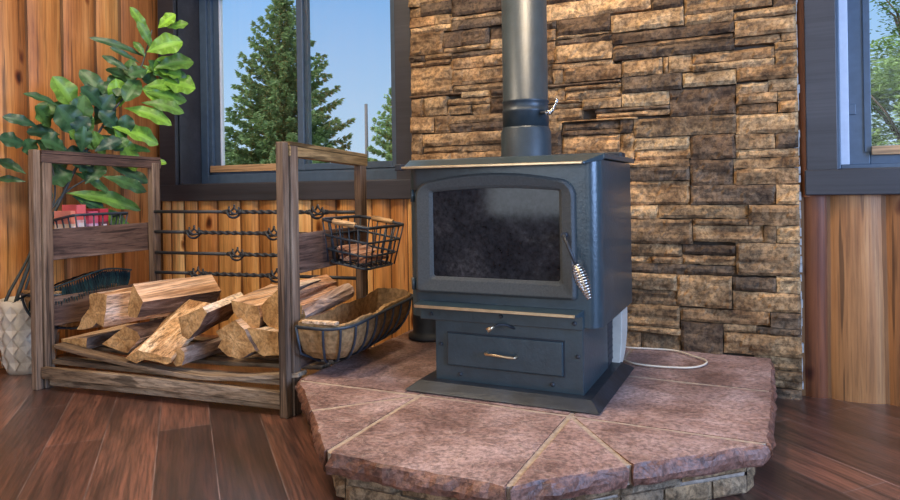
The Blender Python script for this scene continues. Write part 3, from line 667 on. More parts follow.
# door
def archpoly(x0,x1,z0,z1,sag,r,rb=.006,k=8,narc=16):
    pts=[(x0+rb,z0),(x1-rb,z0),(x1,z0+rb)]
    zs=z1-sag
    for i in range(k+1):
        a=PI/2*i/k; pts.append((x1-r+r*math.cos(a),zs-r+r*math.sin(a)))
    for i in range(1,narc):
        u=i/narc; x=lerp(x1-r,x0+r,u); pts.append((x,zs+sag*(1-(2*u-1)**2)))
    for i in range(k+1):
        a=PI/2+PI/2*i/k; pts.append((x0+r+r*math.cos(a),zs-r+r*math.sin(a)))
    pts.append((x0,z0+rb)); return pts
DX0,DX1=-1.063,-.521
outer=archpoly(DX0,DX1,.469,.861,.022,.055)
outer2=archpoly(DX0+.008,DX1-.008,.477,.853,.022,.05)
mid=archpoly(-1.012,-.560,.513,.823,.014,.012)
inn=archpoly(-1.000,-.569,.524,.812,.010,.006)
b=MB(); n=len(outer)
def ringv(poly,y): return [(x,y,z) for x,z in poly]
vs=ringv(outer,2.0)+ringv(outer,1.984)+ringv(outer2,1.977)+ringv(mid,1.983)+ringv(inn,1.988)+ringv(inn,2.0)
fs=[]
for l in range(5):
    for i in range(n): fs.append((l*n+i,l*n+(i+1)%n,(l+1)*n+(i+1)%n,(l+1)*n+i))
b.add(vs,fs,0)
door=b.build('door',M['castiron'],st,bevel=.002)
b=MB(); n=len(inn); b.hexa([(x,1.994,z) for x,z in inn],[(x,1.990,z) for x,z in inn]); b.build('door_glass',M['sglass'],door)
b=MB()
for z in (.495,.79):
    b.tube([(-1.078,1.992,z-.02),(-1.078,1.992,z+.02)],.007,10); b.box((-1.082,1.994,z-.012),(-1.055,2.002,z+.012))
    
    b.build('hinge',M['stove'],door) ; b=MB()
b=MB()
b.tube([(-.548,1.985,.668),(-.548,1.955,.668)],.009,12)
b.tube([(-.548,1.957,.668),(-.527,1.945,.625),(-.507,1.940,.581)],.0048,10)
hd=b.build('door_handle',M['iron'],door)
def coil(a,c,r0,turns,rw,prof=None,n=16):
    a=V(a);c=V(c); d=(c-a); L=d.length; d.normalize(); u=d.orthogonal().normalized(); w_=d.cross(u); pts=[]
    T=int(turns*n)
    for i in range(T+1):
        t=i/T; r_=r0*(prof(t) if prof else 1); an=2*PI*turns*t
        pts.append(a+d*L*t+(u*math.cos(an)+w_*math.sin(an))*r_)
    return pts
b=MB(); b.tube(coil((-.509,1.940,.585),(-.466,1.928,.487),.020,13,.002,lambda t:.35+.65*math.sin(PI*min(1,t*1.05)**.8)**.8),.0021,6)
b.build('coil_grip',M['steel'],hd)
b=MB(); b.tube([(-.507,1.940,.581),(-.47,1.930,.495)],.0035,8); b.build('grip_rod',M['brass'],hd)
# ash lip
b=MB(); b.hexa([(-1.050,1.935,.425),(-.508,1.935,.425),(-.500,2.003,.419),(-1.058,2.003,.419)],[(-1.050,1.935,.434),(-.508,1.935,.434),(-.500,2.003,.440),(-1.058,2.003,.440)])
lip=b.build('ash_lip',M['stove'],st,bevel=.0015)
b=MB(); b.box((-1.046,1.930,.426),(-.511,1.9355,.435)); b.build('brass_strip',M['brass'],lip,bevel=.001)
# pedestal
b=MB()
b.box((-1.055,1.990,.378),(-.500,2.02,.425))
b.build('front_skirt',M['stove'],st,bevel=.003)
b=MB(); b.box((-1.005,2.003,.178),(-.505,2.345,.386)); b.build('pedestal',M['stove'],st,bevel=.003)
b=MB(); b.box((-.957,1.991,.232),(-.566,2.002,.338)); dr=b.build('ash_drawer',M['stove'],st,bevel=.004)
b=MB(); b.box((-.9605,2.0005,.2285),(-.5625,2.0045,.3415)); b.build('drawer_gap_shade',M['dark'],dr)  # dark plate behind the drawer paints the shaded gap around it
b=MB(); b.tube([(-.815,1.996,.285),(-.815,1.975,.285),(-.812,1.970,.2845),(-.717,1.970,.281),(-.714,1.975,.281),(-.714,1.996,.281)],.0042,10); b.build('drawer_handle',M['brass'],dr)
b=MB(); b.tube([(-.725,2.004,.366),(-.745,1.985,.380),(-.765,1.965,.383),(-.782,1.955,.374)],.0035,8)
kb=b.build('air_control_rod',M['iron'],st)
b=MB(); b.tube([(-.776,1.958,.379),(-.795,1.946,.366)],[.005,.0085],10); b.build('control_knob',M['brass'],kb)
for x,z,y in ((-1.012,.398,1.990),(-.527,.399,1.990),(-.984,.297,2.003),(-.521,.296,2.003),(-.915,.203,2.003),(-.603,.203,2.003),(-.765,.405,1.990)):
    b=MB(); b.tube([(x,y+.001,z),(x,y-.004,z),(x,y-.0065,z)],[.0068,.0062,.003],12); b.build('bolt',M['iron'],st)
# bevelled base plate
b=MB()
b.hexa([(-1.085,1.925,SZ+.003),(-.441,1.928,SZ+.003),(-.437,2.478,SZ+.003),(-1.085,2.478,SZ+.003)],[(-1.05,1.968,.180),(-.474,1.968,.180),(-.474,2.44,.180),(-1.05,2.44,.180)])
b.build('base_plate',M['baseplate'],st,bevel=.002)
# blower behind the pedestal
b=MB()
prof=[(2.47,.40),(2.47,.30),(2.462,.24),(2.44,.195),(2.41,.165),(2.425,.158)]+[(2.425+.16*math.sin(math.radians(a)),.318-.16*math.cos(math.radians(a))) for a in range(10,91,10)]+[(2.585,.40)]
b.prism([(-.515,y,z) for y,z in prof][::-1],(.035,0,0))
b.prism([(-1.0,y,z) for y,z in ((2.44,.40),(2.44,.20),(2.56,.20),(2.575,.40))][::-1],(.485,0,0),1)
for k in range(8): b.box((-.512,2.36,.19+k*.022),(-.506,2.44,.198+k*.022),1)
bl=b.build('blower',[M['cream'],M['dark']],st,bevel=.003)
b=MB(); b.box((-.52,2.35,.18),(-.508,2.44,.375)); b.build('blower_grille',M['dark'],bl)
# stove pipe
FX,FY=-.770,2.28
fp=thing('stove_pipe',(FX,FY,.913),'tall round dark stove pipe rising from the stove top','flue pipe')
b=MB(); b.lathe([(.0925,.914),(.0925,.922),(.089,.930),(.089,1.010),(.083,1.020),(.083,1.026)],(FX,FY,0),48); b.build('flue_collar',M['pipe'],fp)
b=MB(); b.lathe([(.082,1.0245),(.082,1.078),(.0835,1.080),(.0835,1.086),(.081,1.088),(.081,1.112),(.083,1.114),(.083,1.120),(.080,1.122),(.080,2.695)],(FX,FY,0),48); b.build('pipe_section',M['pipe'],fp)
b=MB(); b.tube([(FX+.070,FY-.045,1.070),(FX+.098,FY-.066,1.068)],.0055,10); dm=b.build('damper_rod',M['iron'],fp)
b=MB()
cp=[];
for i in range(8*14+1):
    t=i/(8*14); an=2*PI*14*t/1.2
    cx=lerp(FX+.092,FX+.136,t**.7); cz=1.067+.048*max(0,(t-.25))**1.5/.65*.9
    cp.append((cx+.0*t,FY-.064+.007*math.cos(an),cz+.007*math.sin(an)))
b.tube(cp,.0019,5); b.build('damper_coil',M['steel'],dm)
# cord and ash bucket
b=MB()
def smooth(pts,k=6):
    pts=[V(p) for p in pts]; out=[]
    for i in range(len(pts)-1):
        p0=pts[max(i-1,0)];p1=pts[i];p2=pts[i+1];p3=pts[min(i+2,len(pts)-1)]
        for j in range(k):
            t=j/k; out.append(.5*((2*p1)+(p2-p0)*t+(2*p0-5*p1+4*p2-p3)*t*t+(3*p1-p0-3*p2+p3)*t**3))
    out.append(pts[-1]); return out
cz=HZ+.0065
CORD=[(-.56,2.782),(-.506,2.7685),(-.4293,2.7804),(-.3335,2.7823),(-.2523,2.7122),(-.2094,2.6651),(-.2116,2.6029),(-.254,2.5417),(-.3544,2.5162),(-.4445,2.5251),(-.5094,2.5777),(-.56,2.62)]
b.tube(smooth([(x,y,cz) for x,y in CORD]),.0036,8)
tag(b.build('power_cord',M['cord'],loc=(-.38,2.65,HZ)),'cream electric cord looping across the hearth right of the stove','cord')
b=MB(); b.lathe([(.094,.153),(.097,.158),(.097,.170),(.080,.176),(.076,.19),(.080,.33),(.083,.335),(.083,.342),(.074,.342)],(-1.36,2.66,0),36)
tag(b.build('ash_bucket',M['dark'],loc=(-1.36,2.66,HZ)),'round black pail in the shadow behind the stove, left side','bucket')

# ================================================================== RACK
FL=V((-2.785,1.784,0)); FR=V((-1.587,1.91,0)); BL=V((-2.745,2.345,0)); BR=V((-1.612,2.45,0))
rk=thing('firewood_rack',(-2.15,2.1,0),'rustic wooden firewood rack with four scrolled iron rods between its back posts','firewood rack')
def vpost(o,dx,dy,z0,z1,lean=0,m='rack',name='post'):
    b=MB(); b.box((o.x,o.y,z0),(o.x+dx,o.y+dy,z1)); return b.build(name,M[m],rk,bevel=.003)
ex=.034
# front posts: outer stick plus frame leg right behind it
for o,zt in ((FL,1.004),(FR,.991)):
    vpost(V((o.x-.002,o.y,0)),ex,.030,0,zt,name='front_stick')
    vpost(V((o.x+.004,o.y+.036,0)),ex,.042,0,zt-.012,name='front_leg')
for o,zt in ((BL,.975),(BR,.955)):
    vpost(V((o.x,o.y,0)),.036,.045,0,zt-.012,name='back_leg')
# top rails, caps, side boards (run along the depth)
for o,q,za,zb,cap,sb in ((FL,BL,.988,.975,'rack',(.53,.665,.545,.672)),(FR,BR,.978,.955,'rail',(.51,.655,.515,.66))):
    b=MB()
    a=V((o.x+.020,o.y+.033,za-.019)); c=V((q.x+.018,q.y+.055,zb-.019)); b.bar(a,c,.036,.038); b.build('top_rail',M['racky' if cap=='rack' else 'rail'],rk,bevel=.003)
    b=MB(); a=V((o.x+.020,o.y+.034,za+.008)); c=V((q.x+.018,q.y+.050,zb+.008)); b.bar(a,c,.040,.015); b.build('rail_cap',M['racky' if cap=='rack' else 'rail'],rk,bevel=.002)
    if o is FL: xa,xb=FL.x-.016,BL.x-.016
    else: xa,xb=FR.x+.028,BR.x+.028
    for z0,z1,nm in ((sb[0],sb[1],'side_board'),(.245 if o is FL else .16,.372 if o is FL else .335,'lower_side_board')):
        b=MB()
        b.hexa([(xa-.009,o.y+.04,z0),(xa+.009,o.y+.04,z0),(xb+.009,q.y+.045,z0+.006),(xb-.009,q.y+.045,z0+.006)],[(xa-.009,o.y+.04,z1),(xa+.009,o.y+.04,z1),(xb+.009,q.y+.045,z1+.006),(xb-.009,q.y+.045,z1+.006)])
        b.build(nm,M['racky'],rk,bevel=.003)
# front rails and slats
def board(pts,dy,h,name,m='rackx'):
    pts=smooth(pts,5); b=MB(); vs=[];fs=[]
    for p in pts: vs+= [(p.x,p.y,p.z-h/2),(p.x,p.y+dy,p.z-h/2),(p.x,p.y+dy,p.z+h/2),(p.x,p.y,p.z+h/2)]
    L=len(pts)
    for i in range(L-1):
        for k in range(4): fs.append((i*4+k,i*4+(k+1)%4,i*4+4+(k+1)%4,i*4+4+k))
    fs.append((0,3,2,1)); q=(L-1)*4; fs.append((q,q+1,q+2,q+3))
    b.add(vs,[f[::-1] for f in fs]); return b.build(name,M[m],rk,bevel=.003)
board([(-2.75,1.800,.070),(-2.2,1.858,.072),(-1.598,1.922,.064)],.024,.046,'front_rail')
board([(-2.735,1.826,.028),(-2.2,1.882,.032),(-1.60,1.946,.030)],.022,.030,'front_rail')
board([(-2.74,1.845,.108),(-2.2,1.895,.106),(-1.57,1.96,.112)],.06,.020,'slat')
board([(-2.72,1.838,.176),(-2.45,1.852,.145),(-2.05,1.880,.113),(-1.8,1.91,.118),(-1.53,1.945,.150)],.05,.018,'slat')
for k,(dy,z) in enumerate(((.17,.135),(.27,.13),(.37,.13),(.47,.13))):
    board([(-2.72,1.80+dy,z+.01),(-2.15,1.86+dy,z-.012),(-1.535,1.925+dy,z+.004)],.055,.018,'slat')
# rods with basket scrolls
def rodp(x,z): 
    t=(x+2.69)/1.12; return V((x,2.357+.105*t,z))
rods=[(.724,.718,[-2.247,-1.802]),(.626,.620,[-2.477,-2.031]),(.5245,.523,[-2.231,-1.80]),(.428,.431,[-2.457,-2.019])]
for za,zb,kn in rods:
    def pt(x): return rodp(x,lerp(za,zb,(x+2.69)/1.1))
    x0,x1=-2.71,-1.595
    b=MB()
    b.tube([pt(x0),pt(kn[0]-.028)],.0078,10)
    N_=int((kn[1]-kn[0]-.05)/.006)
    b.tube([pt(lerp(kn[0]+.028,kn[1]-.028,i/N_)) for i in range(N_+1)],.0085,12,twist=75,prof=lambda a:1+.28*math.cos(2*a))
    b.tube([pt(kn[1]+.028),pt(x1)],.0078,10)
    ro=b.build('iron_rod',M['iron'],rk)
    for kx in kn:
        b=MB()
        for w_ in range(5):
            ps=[]
            for i in range(17):
                t=i/16; x=kx-.032+.064*t; c=pt(x); an=2*PI*(w_/5)+PI*.9*t; r_=.004+.027*math.sin(PI*t)**.8
                ps.append(c+V((0,math.cos(an)*r_,math.sin(an)*r_)))
            b.tube(ps,.0046,6)
        for s_ in (-1,1):
            b.tube([pt(kx+s_*.030),pt(kx+s_*.046)],.0115,10); b.tube([pt(kx+s_*.049),pt(kx+s_*.055)],.0100,10)
        b.build('basket_scroll',M['iron'],ro)

# ================================================================== LOGS
def log(name,poly,y,axis,length,flags,label,shrink=.0,seed=0,tint=(1,1,1),btint=(1,1,1),rough=1.0):
    """split log: traced end face swept along its own axis; flags per edge b(ark) / s(plit)"""
    random.seed(seed)
    pts=[V(p) for p in poly]
    c=sum(pts,V((0,0,0)))/len(pts)
    ar=sum(pts[i].x*pts[(i+1)%len(pts)].z-pts[(i+1)%len(pts)].x*pts[i].z for i in range(len(pts)))
    fl=list(flags)
    if ar<0:
        pts=pts[::-1]; fl=fl[:-1][::-1]+fl[-1:]
    ring=[];rf=[]
    for i in range(len(pts)):
        a=pts[i];d=pts[(i+1)%len(pts)]; k=max(1,round((d-a).length/.011))
        for q in range(k):
            p=a+(d-a)*(q/k); ring.append(p); rf.append(fl[i])
    R=len(ring); ax=V(axis).normalized(); S_=max(4,int(length/.03)); vs=[];fs=[];mm=[];tt=[]
    b=MB()
    rings=[]
    for s_ in range(S_+1):
        t=s_/S_; sc=1-shrink*t; row=[]
        for k,p in enumerate(ring):
            q=c+(p-c)*sc+ax*length*t
            a=(.005 if rf[k]=='s' else .008)*rough
            out=(p-c).normalized()
            e=a*NZ.noise(V((p.x*28+seed,t*length*5,p.z*28)))+(.35*a*NZ.noise(V((p.x*90,t*9+seed,p.z*90))))
            if t==0 or t==1: e*=.4; q=q+ax*(.003*NZ.noise(V((p.x*25,seed,p.z*25))))
            row.append(q+out*e)
        rings.append(row)
    for s_ in range(S_):
        for k in range(R):
            b.add([rings[s_][k],rings[s_][(k+1)%R],rings[s_+1][(k+1)%R],rings[s_+1][k]],[(0,1,2,3)],1 if rf[k]=='s' else 2,tint if rf[k]=='s' else btint)
    for row,rev in ((rings[0],False),(rings[-1],True)):
        cc=sum(row,V((0,0,0)))/R
        T=3; lay=[row]
        for l in range(1,T): lay.append([cc+(q-cc)*(1-l/T)+ax*(.0015*NZ.noise(q*40)) for q in row])
        for l in range(T-1):
            for k in range(R):
                f=[lay[l][k],lay[l][(k+1)%R],lay[l+1][(k+1)%R],lay[l+1][k]]
                b.add(f if rev else f[::-1],[(0,1,2,3)],0)
        for k in range(R):
            f=[lay[-1][k],lay[-1][(k+1)%R],cc]; b.add(f if rev else f[::-1],[(0,1,2)],0)
    lo=V((c.x,c.y,min(p.z for p in pts)))
    return tag(b.build(name,[M['end'],M['split'],M['bark']],loc=lo),label,'firewood log','split firewood in the rack')
D=(-.06,1,.0)
def lp(k): return LOGS[k]
log('firewood_log',lp('flat_left'),0,(-.10,1,-.01),.36,'sbbbs','low half-round log with bark side, lower left corner of the woodpile',seed=1)
log('firewood_log',lp('triangle'),0,(-.08,1,-.02),.36,'ssbbsss','log with broad pale triangular end, low in the pile left of the long split plank',seed=2,btint=(.6,.5,.45))
log('firewood_log',lp('gnarled'),0,(.16,1,.0),.40,'ssssbbsssss','gnarled knotty log with a forked lumpy end, top left of the woodpile',seed=3,tint=(.95,.86,.84),rough=1.6)
log('firewood_log',lp('big_top'),0,(.03,1,-.03),.42,'sbbbss','big log with white-streaked split top, lying highest on the left half of the pile',seed=4,tint=(1.15,1.06,1.02),btint=(1.3,1.2,1.1))
log('firewood_log',lp('plank'),0,(-.10,.86,.44),.335,'sssssss','long flat split piece leaning in the front middle, its wide orange face upward',seed=5,tint=(1.05,.98,.86))
log('firewood_log',lp('small_round'),0,(-.15,1,-.02),.34,'bbbbbbbb','small round unsplit log with grey bark at the bottom front middle',seed=6,btint=(2.6,2.5,2.3))
log('firewood_log',lp('centre'),0,(-.36,1,.01),.36,'ssbbbs','wedge log in the middle of the pile, resting over the small round log',seed=7,btint=(1.2,1.0,.85))
log('firewood_log',lp('lower_mid'),0,(-.12,1,-.01),.36,'ssbbbsss','cracked golden log right of the small round log, on the bottom layer',seed=8,tint=(.95,.82,.68))
log('firewood_log',lp('lower_right'),0,(-.05,1,-.01),.36,'ssbbbs','half-round log at the bottom, partly behind the front right post',seed=9)
log('firewood_log',lp('upper_mid'),0,(-.28,1,.036),.36,'ssbbbbs','thick log with pale split top, upper right of pile just left of the post',seed=10,tint=(1.05,.98,.95))
log('firewood_log',lp('upper_right'),0,(-.25,1,-.0),.34,'ssbbss','upright wedge log behind the front right post, top of the pile',seed=11)
def rp(x,z,r,sq=1,n=7,ph=0): return [(x+r*math.cos(2*PI*i/n+ph),2.0,z+r*sq*math.sin(2*PI*i/n+ph)) for i in range(n)]
log('firewood_log',[(-1.600,2.06,.345),(-1.598,2.06,.378),(-1.655,2.06,.395),(-1.70,2.06,.36),(-1.66,2.06,.335)],0,(-.10,1,.04),.33,'sssss','pinkish split log seen through the right end of the rack, under the wire basket',seed=12,tint=(1.0,.80,.74))
log('firewood_log',[(-1.640,2.10,.395),(-1.638,2.10,.425),(-1.69,2.10,.455),(-1.75,2.10,.43),(-1.70,2.10,.395)],0,(-.16,1,-.02),.32,'sssss','pale pinkish split log topmost behind the side board at the right end of the rack',seed=14,tint=(1.05,.86,.8))
log('firewood_log',[(-1.625+.036*math.cos(2*PI*i/9),2.07,.338+.034*math.sin(2*PI*i/9)) for i in range(9)],0,(-.02,1,.12),.35,'bbbbbbbbb','round log with grey-white bark lying beside the trough planter',seed=13,btint=(3.6,3.6,3.6))

# ================================================================== WIRE BASKETS
def wire_basket(loc,label):
    o=thing('wire_basket',loc,label,'wire basket')
    # local frame: x out from the rack 0..W, y along depth 0..L, rim top at z=0 sloping out
    Wd,L,H=.215,.285,.165
    def T(x,y,z): return V(loc)+V((x,y,z-.16*x))
    def rim(ins,z): return [(ins*.3,ins,z),(Wd-ins,ins,z),(Wd-ins,L-ins,z),(ins*.3,L-ins,z)]
    def loop(ins,z,r):
        q=rim(ins,z); pts=[]
        rc=.022
        for i in range(4):
            p=V(q[i]); a=V(q[i-1]); c=V(q[(i+1)%4]); 
            u=(a-p).normalized()*rc; w_=(c-p).normalized()*rc
            pts += [p+u,p+u*.29+w_*.29,p+w_]
        return [T(*p) for p in pts]
    b=MB()
    b.tube(loop(0,0,.004),.0062,8,closed=True); b.build('rim',M['wire'],o)
    b=MB()
    for ins,z in ((.012,-.06),(.024,-.115)): b.tube(loop(ins,z,.003),.0046,6,closed=True)
    b.tube(loop(.034,-H,.003),.0046,6,closed=True)
    def vert(p,q): b.tube([T(*p),T(*q)],.0036,6)
    for i in range(1,6):
        u=i/6
        vert((0,L*u,0),(.010,lerp(.034,L-.034,u),-H)); vert((Wd,L*u,0),(Wd-.034,lerp(.034,L-.034,u),-H))
    for i in range(1,5):
        u=i/5
        vert((Wd*u,0,0),(lerp(.01,Wd-.034,u),.034,-H)); vert((Wd*u,L,0),(lerp(.01,Wd-.034,u),L-.034,-H))
        vert((lerp(.01,Wd-.034,u),.034,-H),(lerp(.01,Wd-.034,u),L-.034,-H))
    for cx,cy in ((0,0),(Wd,0),(Wd,L),(0,L)):
        ix=.010 if cx==0 else Wd-.034; iy=.034 if cy==0 else L-.034
        vert((cx*.97+.004,lerp(cy,L/2,.05),0),(ix,iy,-H))
    for i in range(1,6): vert((.01,lerp(.034,L-.034,i/6),-H),(Wd-.034,lerp(.034,L-.034,i/6),-H))
    b.build('wire_cage',M['wire'],o)
    for y in (0,L):
        b=MB(); b.tube([T(.058,y,.002),T(.062,y,.002),T(.156,y,.002),T(.160,y,.002)],[.009,.0115,.0115,.009],12); b.build('wooden_grip',M['oak'],o)
    return o
RB=V((-1.568,2.145,.702))
wb=wire_basket(tuple(RB),'black wire basket of kindling with two wooden grips, on the right rack end')
random.seed(21)
for k in range(15):
    x=rnd(.025,.165); z=-.150+.015*(k//5)-.02*0; y0=rnd(.045,.07); y1=rnd(.215,.245)
    a=RB+V((x,y0,z+rnd(0,.008)-.16*x)); c=RB+V((min(.17,max(.02,x+rnd(-.03,.03))),y1,z+rnd(0,.012)-.16*x))
    s_=MB(); r_=rnd(.006,.010); n_=random.choice([4,5,3])
    s_.tube([a+(c-a)*t for t in (0,.25,.5,.75,1)],[r_*rnd(.8,1.1) for _ in range(5)],n_)
    o=s_.build('kindling_stick',M['kindling'],loc=tuple(a)); tag(o,'reddish split kindling stick lying in the wire basket by the stove','kindling','kindling in the right wire basket')
for f in bpy.data.objects:
    if f.name.startswith('kindling_stick'):
        f.data.polygons.foreach_set('use_smooth',[False]*len(f.data.polygons))
# left twin, turned round so that it hangs outward from the left end
LB=V((-2.79,2.275,.722))
lb_=dup(wb,tuple(LB),'dark wire basket of coloured packets, on the left rack end under the plant',rz=PI)
for c_ in kids(lb_):
    if c_.name.startswith('wooden_grip'): bpy.data.objects.remove(c_)
def packet(name,cx,cy,z0,w_,d_,h_,col,col2,label,rz=0):
    s_=MB(); Mx=Matrix.Translation((cx,cy,z0))@Matrix.Rotation(rz,4,'Z')
    s_.box((-w_/2,-d_/2,0),(w_/2,d_/2,h_*.62),0,col,Mx); s_.box((-w_/2,-d_/2,h_*.62),(w_/2,d_/2,h_),0,col2,Mx)
    s_.box((-w_*.32,-d_/2-.0008,h_*.30),(w_*.32,d_/2+.0008,h_*.5),0,(.75,.68,.62),Mx)
    s_.box((w_/2,-d_*.3,h_*.25),(w_/2+.0008,d_*.3,h_*.55),0,(.7,.6,.6),Mx)
    tag(s_.build(name,M['paper'],loc=(cx,cy,z0),bevel=.002),label,'packet','packets in the left wire basket')
zb=.585
packet('card_packet',-2.885,2.012,zb,.10,.026,.155,(.74,.55,.38),(.74,.24,.16),'cream packet with a red top, nearest the front in the left wire basket',.1)
packet('card_packet',-2.880,2.052,zb,.11,.044,.182,(.72,.42,.40),(.66,.12,.12),'taller red and pink packet, second from the front in left basket',-.05)
packet('card_packet',-2.880,2.112,zb,.10,.050,.150,(.62,.36,.52),(.62,.10,.16),'pink and red packet in the middle of the left wire basket',.06)
packet('card_packet',-2.880,2.172,zb,.10,.044,.160,(.16,.05,.06),(.52,.04,.06),'dark red packet farthest back in the left wire basket',-.06)

# ================================================================== TROUGH PLANTERS
def trough(loc,label):
    o=thing('trough_planter',loc,label,'trough planter')
    Wd,L,H=.20,.575,.155
    def T(x,y,z): return V(loc)+V((x,y,z+.045*(y/L)))
    def plan(s_,z,k=10):
        # D-shaped plan: straight at x=0, rounded outside corners
        pts=[]; r=.10
        w_=Wd*s_; l0=L/2-(L/2)*(.30+.70*s_) if s_<1 else 0; l1=L-l0
        pts.append((0,l0)); 
        for i in range(k+1):
            a=-PI/2+PI/2*i/k; pts.append((w_-r*s_+r*s_*math.cos(a),l0+r*s_+r*s_*math.sin(a)))
        for i in range(k+1):
            a=PI/2*i/k; pts.append((w_-r*s_+r*s_*math.cos(a),l1-r*s_+r*s_*math.sin(a)))
        pts.append((0,l1)); return [T(x,y,z) for x,y in pts]
    b=MB(); b.tube(plan(1,0)+[plan(1,0)[0]],.0,4) if False else None
    rimp=plan(1,0)
    def strap(pts,w_,th,closed=False):
        b.tube(pts,w_/2,8,closed=closed,prof=lambda a:1)
    b.tube(rimp,.0062,8,closed=True); b.build('rim',M['wire'],o)
    b=MB()
    prof=[(1.0,0),(.97,-.045),(.88,-.09),(.72,-.13),(.5,-.15),(.30,-.155)]
    P_=[plan(s_,z) for s_,z in prof]
    n=len(P_[0])
    # ribs down the outside: ends and front
    idx=[1,4,7,10,12,15,18,21]
    straightN=5
    for k in (2,6,10,13,17,20): b.tube(smooth([p[k] for p in P_],3),.0048,6)
    for q in range(1,straightN+1):
        u=q/(straightN+1); b.tube(smooth([p[11].lerp(p[12],u) for p in P_],3),.0048,6)
    b.tube(P_[-1],.0045,6,closed=True)
    b.tube([T(.0,.0,0),T(.004,.02,-.10),T(.03,.10,-.15)],.0048,6); b.tube([T(.0,L,0),T(.004,L-.02,-.10),T(.03,L-.10,-.15)],.0048,6)
    b.build('frame_ribs',M['wire'],o)
    # coco liner, thick felted shell, uneven lip
    b=MB()
    def liner(ins,dz,k=10):
        rows=[]
        for s_,z in [(1.0,.012),(.985,-.02),(.95,-.055),(.86,-.095),(.70,-.128),(.5,-.144),(.28,-.148)]:
            pl=plan(s_,z+dz); c=sum(pl,V((0,0,0)))/len(pl); row=[]
            ext=[]
            for i in range(len(pl)):
                ext.append(pl[i])
                # densify
            full=[]
            for i in range(len(ext)):
                a=ext[i]; d=ext[(i+1)%len(ext)]; kk=max(1,round((d-a).length/.022))
                for q in range(kk): full.append(a+(d-a)*(q/kk))
            rows.append((full,c))
        m_=min(len(r[0]) for r in rows); out=[]
        # resample each ring to same count by arc length
        for ri,(full,c) in enumerate(rows):
            ps=full+[full[0]]; acc=[0]
            for i in range(len(ps)-1): acc.append(acc[-1]+(ps[i+1]-ps[i]).length)
            tot=acc[-1]; row=[]; j=0
            for q in range(90):
                s_=tot*q/90
                while acc[j+1]<s_: j+=1
                f=(s_-acc[j])/max(1e-9,acc[j+1]-acc[j]); p=ps[j].lerp(ps[j+1],f)
                d=V((c.x-p.x,c.y-p.y,0)); 
                if d.length>1e-6: d.normalize()
                e=.005*NZ.noise(p*30)
                p=p+d*(ins+.004+e)
                if ri==0: p.z+=.016*NZ.noise(V((p.x*9,p.y*9,3)))+.006*NZ.noise(V((p.x*50,p.y*50,3)))
                row.append(p)
            out.append(row)
        return out
    A=liner(.004,0); B=liner(.016,.004); q=90
    vs=[p for r in A for p in r]+[p for r in B for p in r]; fs=[]; R_=len(A)
    for r in range(R_-1):
        for k in range(q):
            fs.append((r*q+k,(r+1)*q+k,(r+1)*q+(k+1)%q,r*q+(k+1)%q))
            o_=R_*q; fs.append((o_+r*q+k,o_+r*q+(k+1)%q,o_+(r+1)*q+(k+1)%q,o_+(r+1)*q+k))
    for k in range(q): fs.append((k,(k+1)%q,R_*q+(k+1)%q,R_*q+k))
    fs.append(tuple((R_-1)*q+k for k in range(q))); fs.append(tuple(R_*q+(R_-1)*q+k for k in range(q-1,-1,-1)))
    for f in fs:
        z=sum(vs[i][2] for i in f)/len(f)-loc[2]
        b.add([vs[i] for i in f],[tuple(range(len(f)))],0,(.30,.175,.078),True)
    b.build('coco_liner',M['coir'],o)
    return o
tr=trough((-1.522,1.925,.328),'black metal trough planter with empty coco-fibre liner, on the right end of the rack')
dup(tr,(-2.815,2.42,.335),'trough planter on the left end of the rack, mostly behind its front post',rz=PI)
b=MB(); b.hexa([(-1.50,1.930,.342),(-1.36,1.935,.342),(-1.362,1.962,.342),(-1.50,1.955,.342)],[(-1.50,1.930,.353),(-1.36,1.935,.353),(-1.362,1.962,.353),(-1.50,1.955,.353)])
tag(b.build('wood_strip',M['split'],loc=(-1.43,1.945,.342),bevel=.002),'flat strip of wood laid across the near end of the empty trough planter','wood strip')
# dark frond lying in the left trough
b=MB(); random.seed(8)
A_=V((-2.86,1.845,.385)); B_=V((-2.86,2.34,.435))
spine=smooth([A_,V((-2.86,2.0,.415)),V((-2.86,2.19,.455)),B_],8)
for i,p in enumerate(spine[:-1]):
    for s_ in (-1,1):
        for h in range(2):
            q=p.lerp(spine[i+1],h/2)
            t=(i+h/2)/len(spine); l=.105*math.sin(PI*min(1,.12+t*.86))**.6
            e=q+V((s_*l,-.06,-.030-.02*t+rnd(-.006,.006)-.04*(1+s_)/2)); w_=.020
            md=q.lerp(e,.5)+V((0,0,.010))
            b.add([q,md+V((0,w_*.5,0)),e,md+V((0,-w_*.5,0))],[(0,1,2,3)],0,random.choice([(.006,.022,.030),(.010,.034,.042),(.006,.016,.024)]))
b.tube(spine,.004,6,0,(.03,.06,.06))
tag(b.build('palm_frond',M['frond'],loc=tuple(A_)),'dark teal feathery frond lying along the left end of the rack beside the logs','frond')

# ================================================================== PLANT
pl=thing('potted_fig',(-3.115,1.985,0),'fiddle-leaf fig with glossy green leaves in a cream patterned pot left of the rack','potted plant')
b=MB()
PR=[(.085,.0),(.097,.03),(.113,.12),(.120,.22),(.120,.30),(.117,.335)]
def prad(z):
    for (r0,z0),(r1,z1) in zip(PR,PR[1:]):
        if z0<=z<=z1: return lerp(r0,r1,(z-z0)/(z1-z0))
    return PR[-1][0]
c=V((-3.115,1.985,0))
def pp(a,z,e=0): r=prad(z)+e; return c+V((r*math.cos(a),r*math.sin(a),z))
b.lathe(PR+[(.107,.338),(.104,.30),(.0,.298)],(-3.115,1.985,0),48,cap=True)
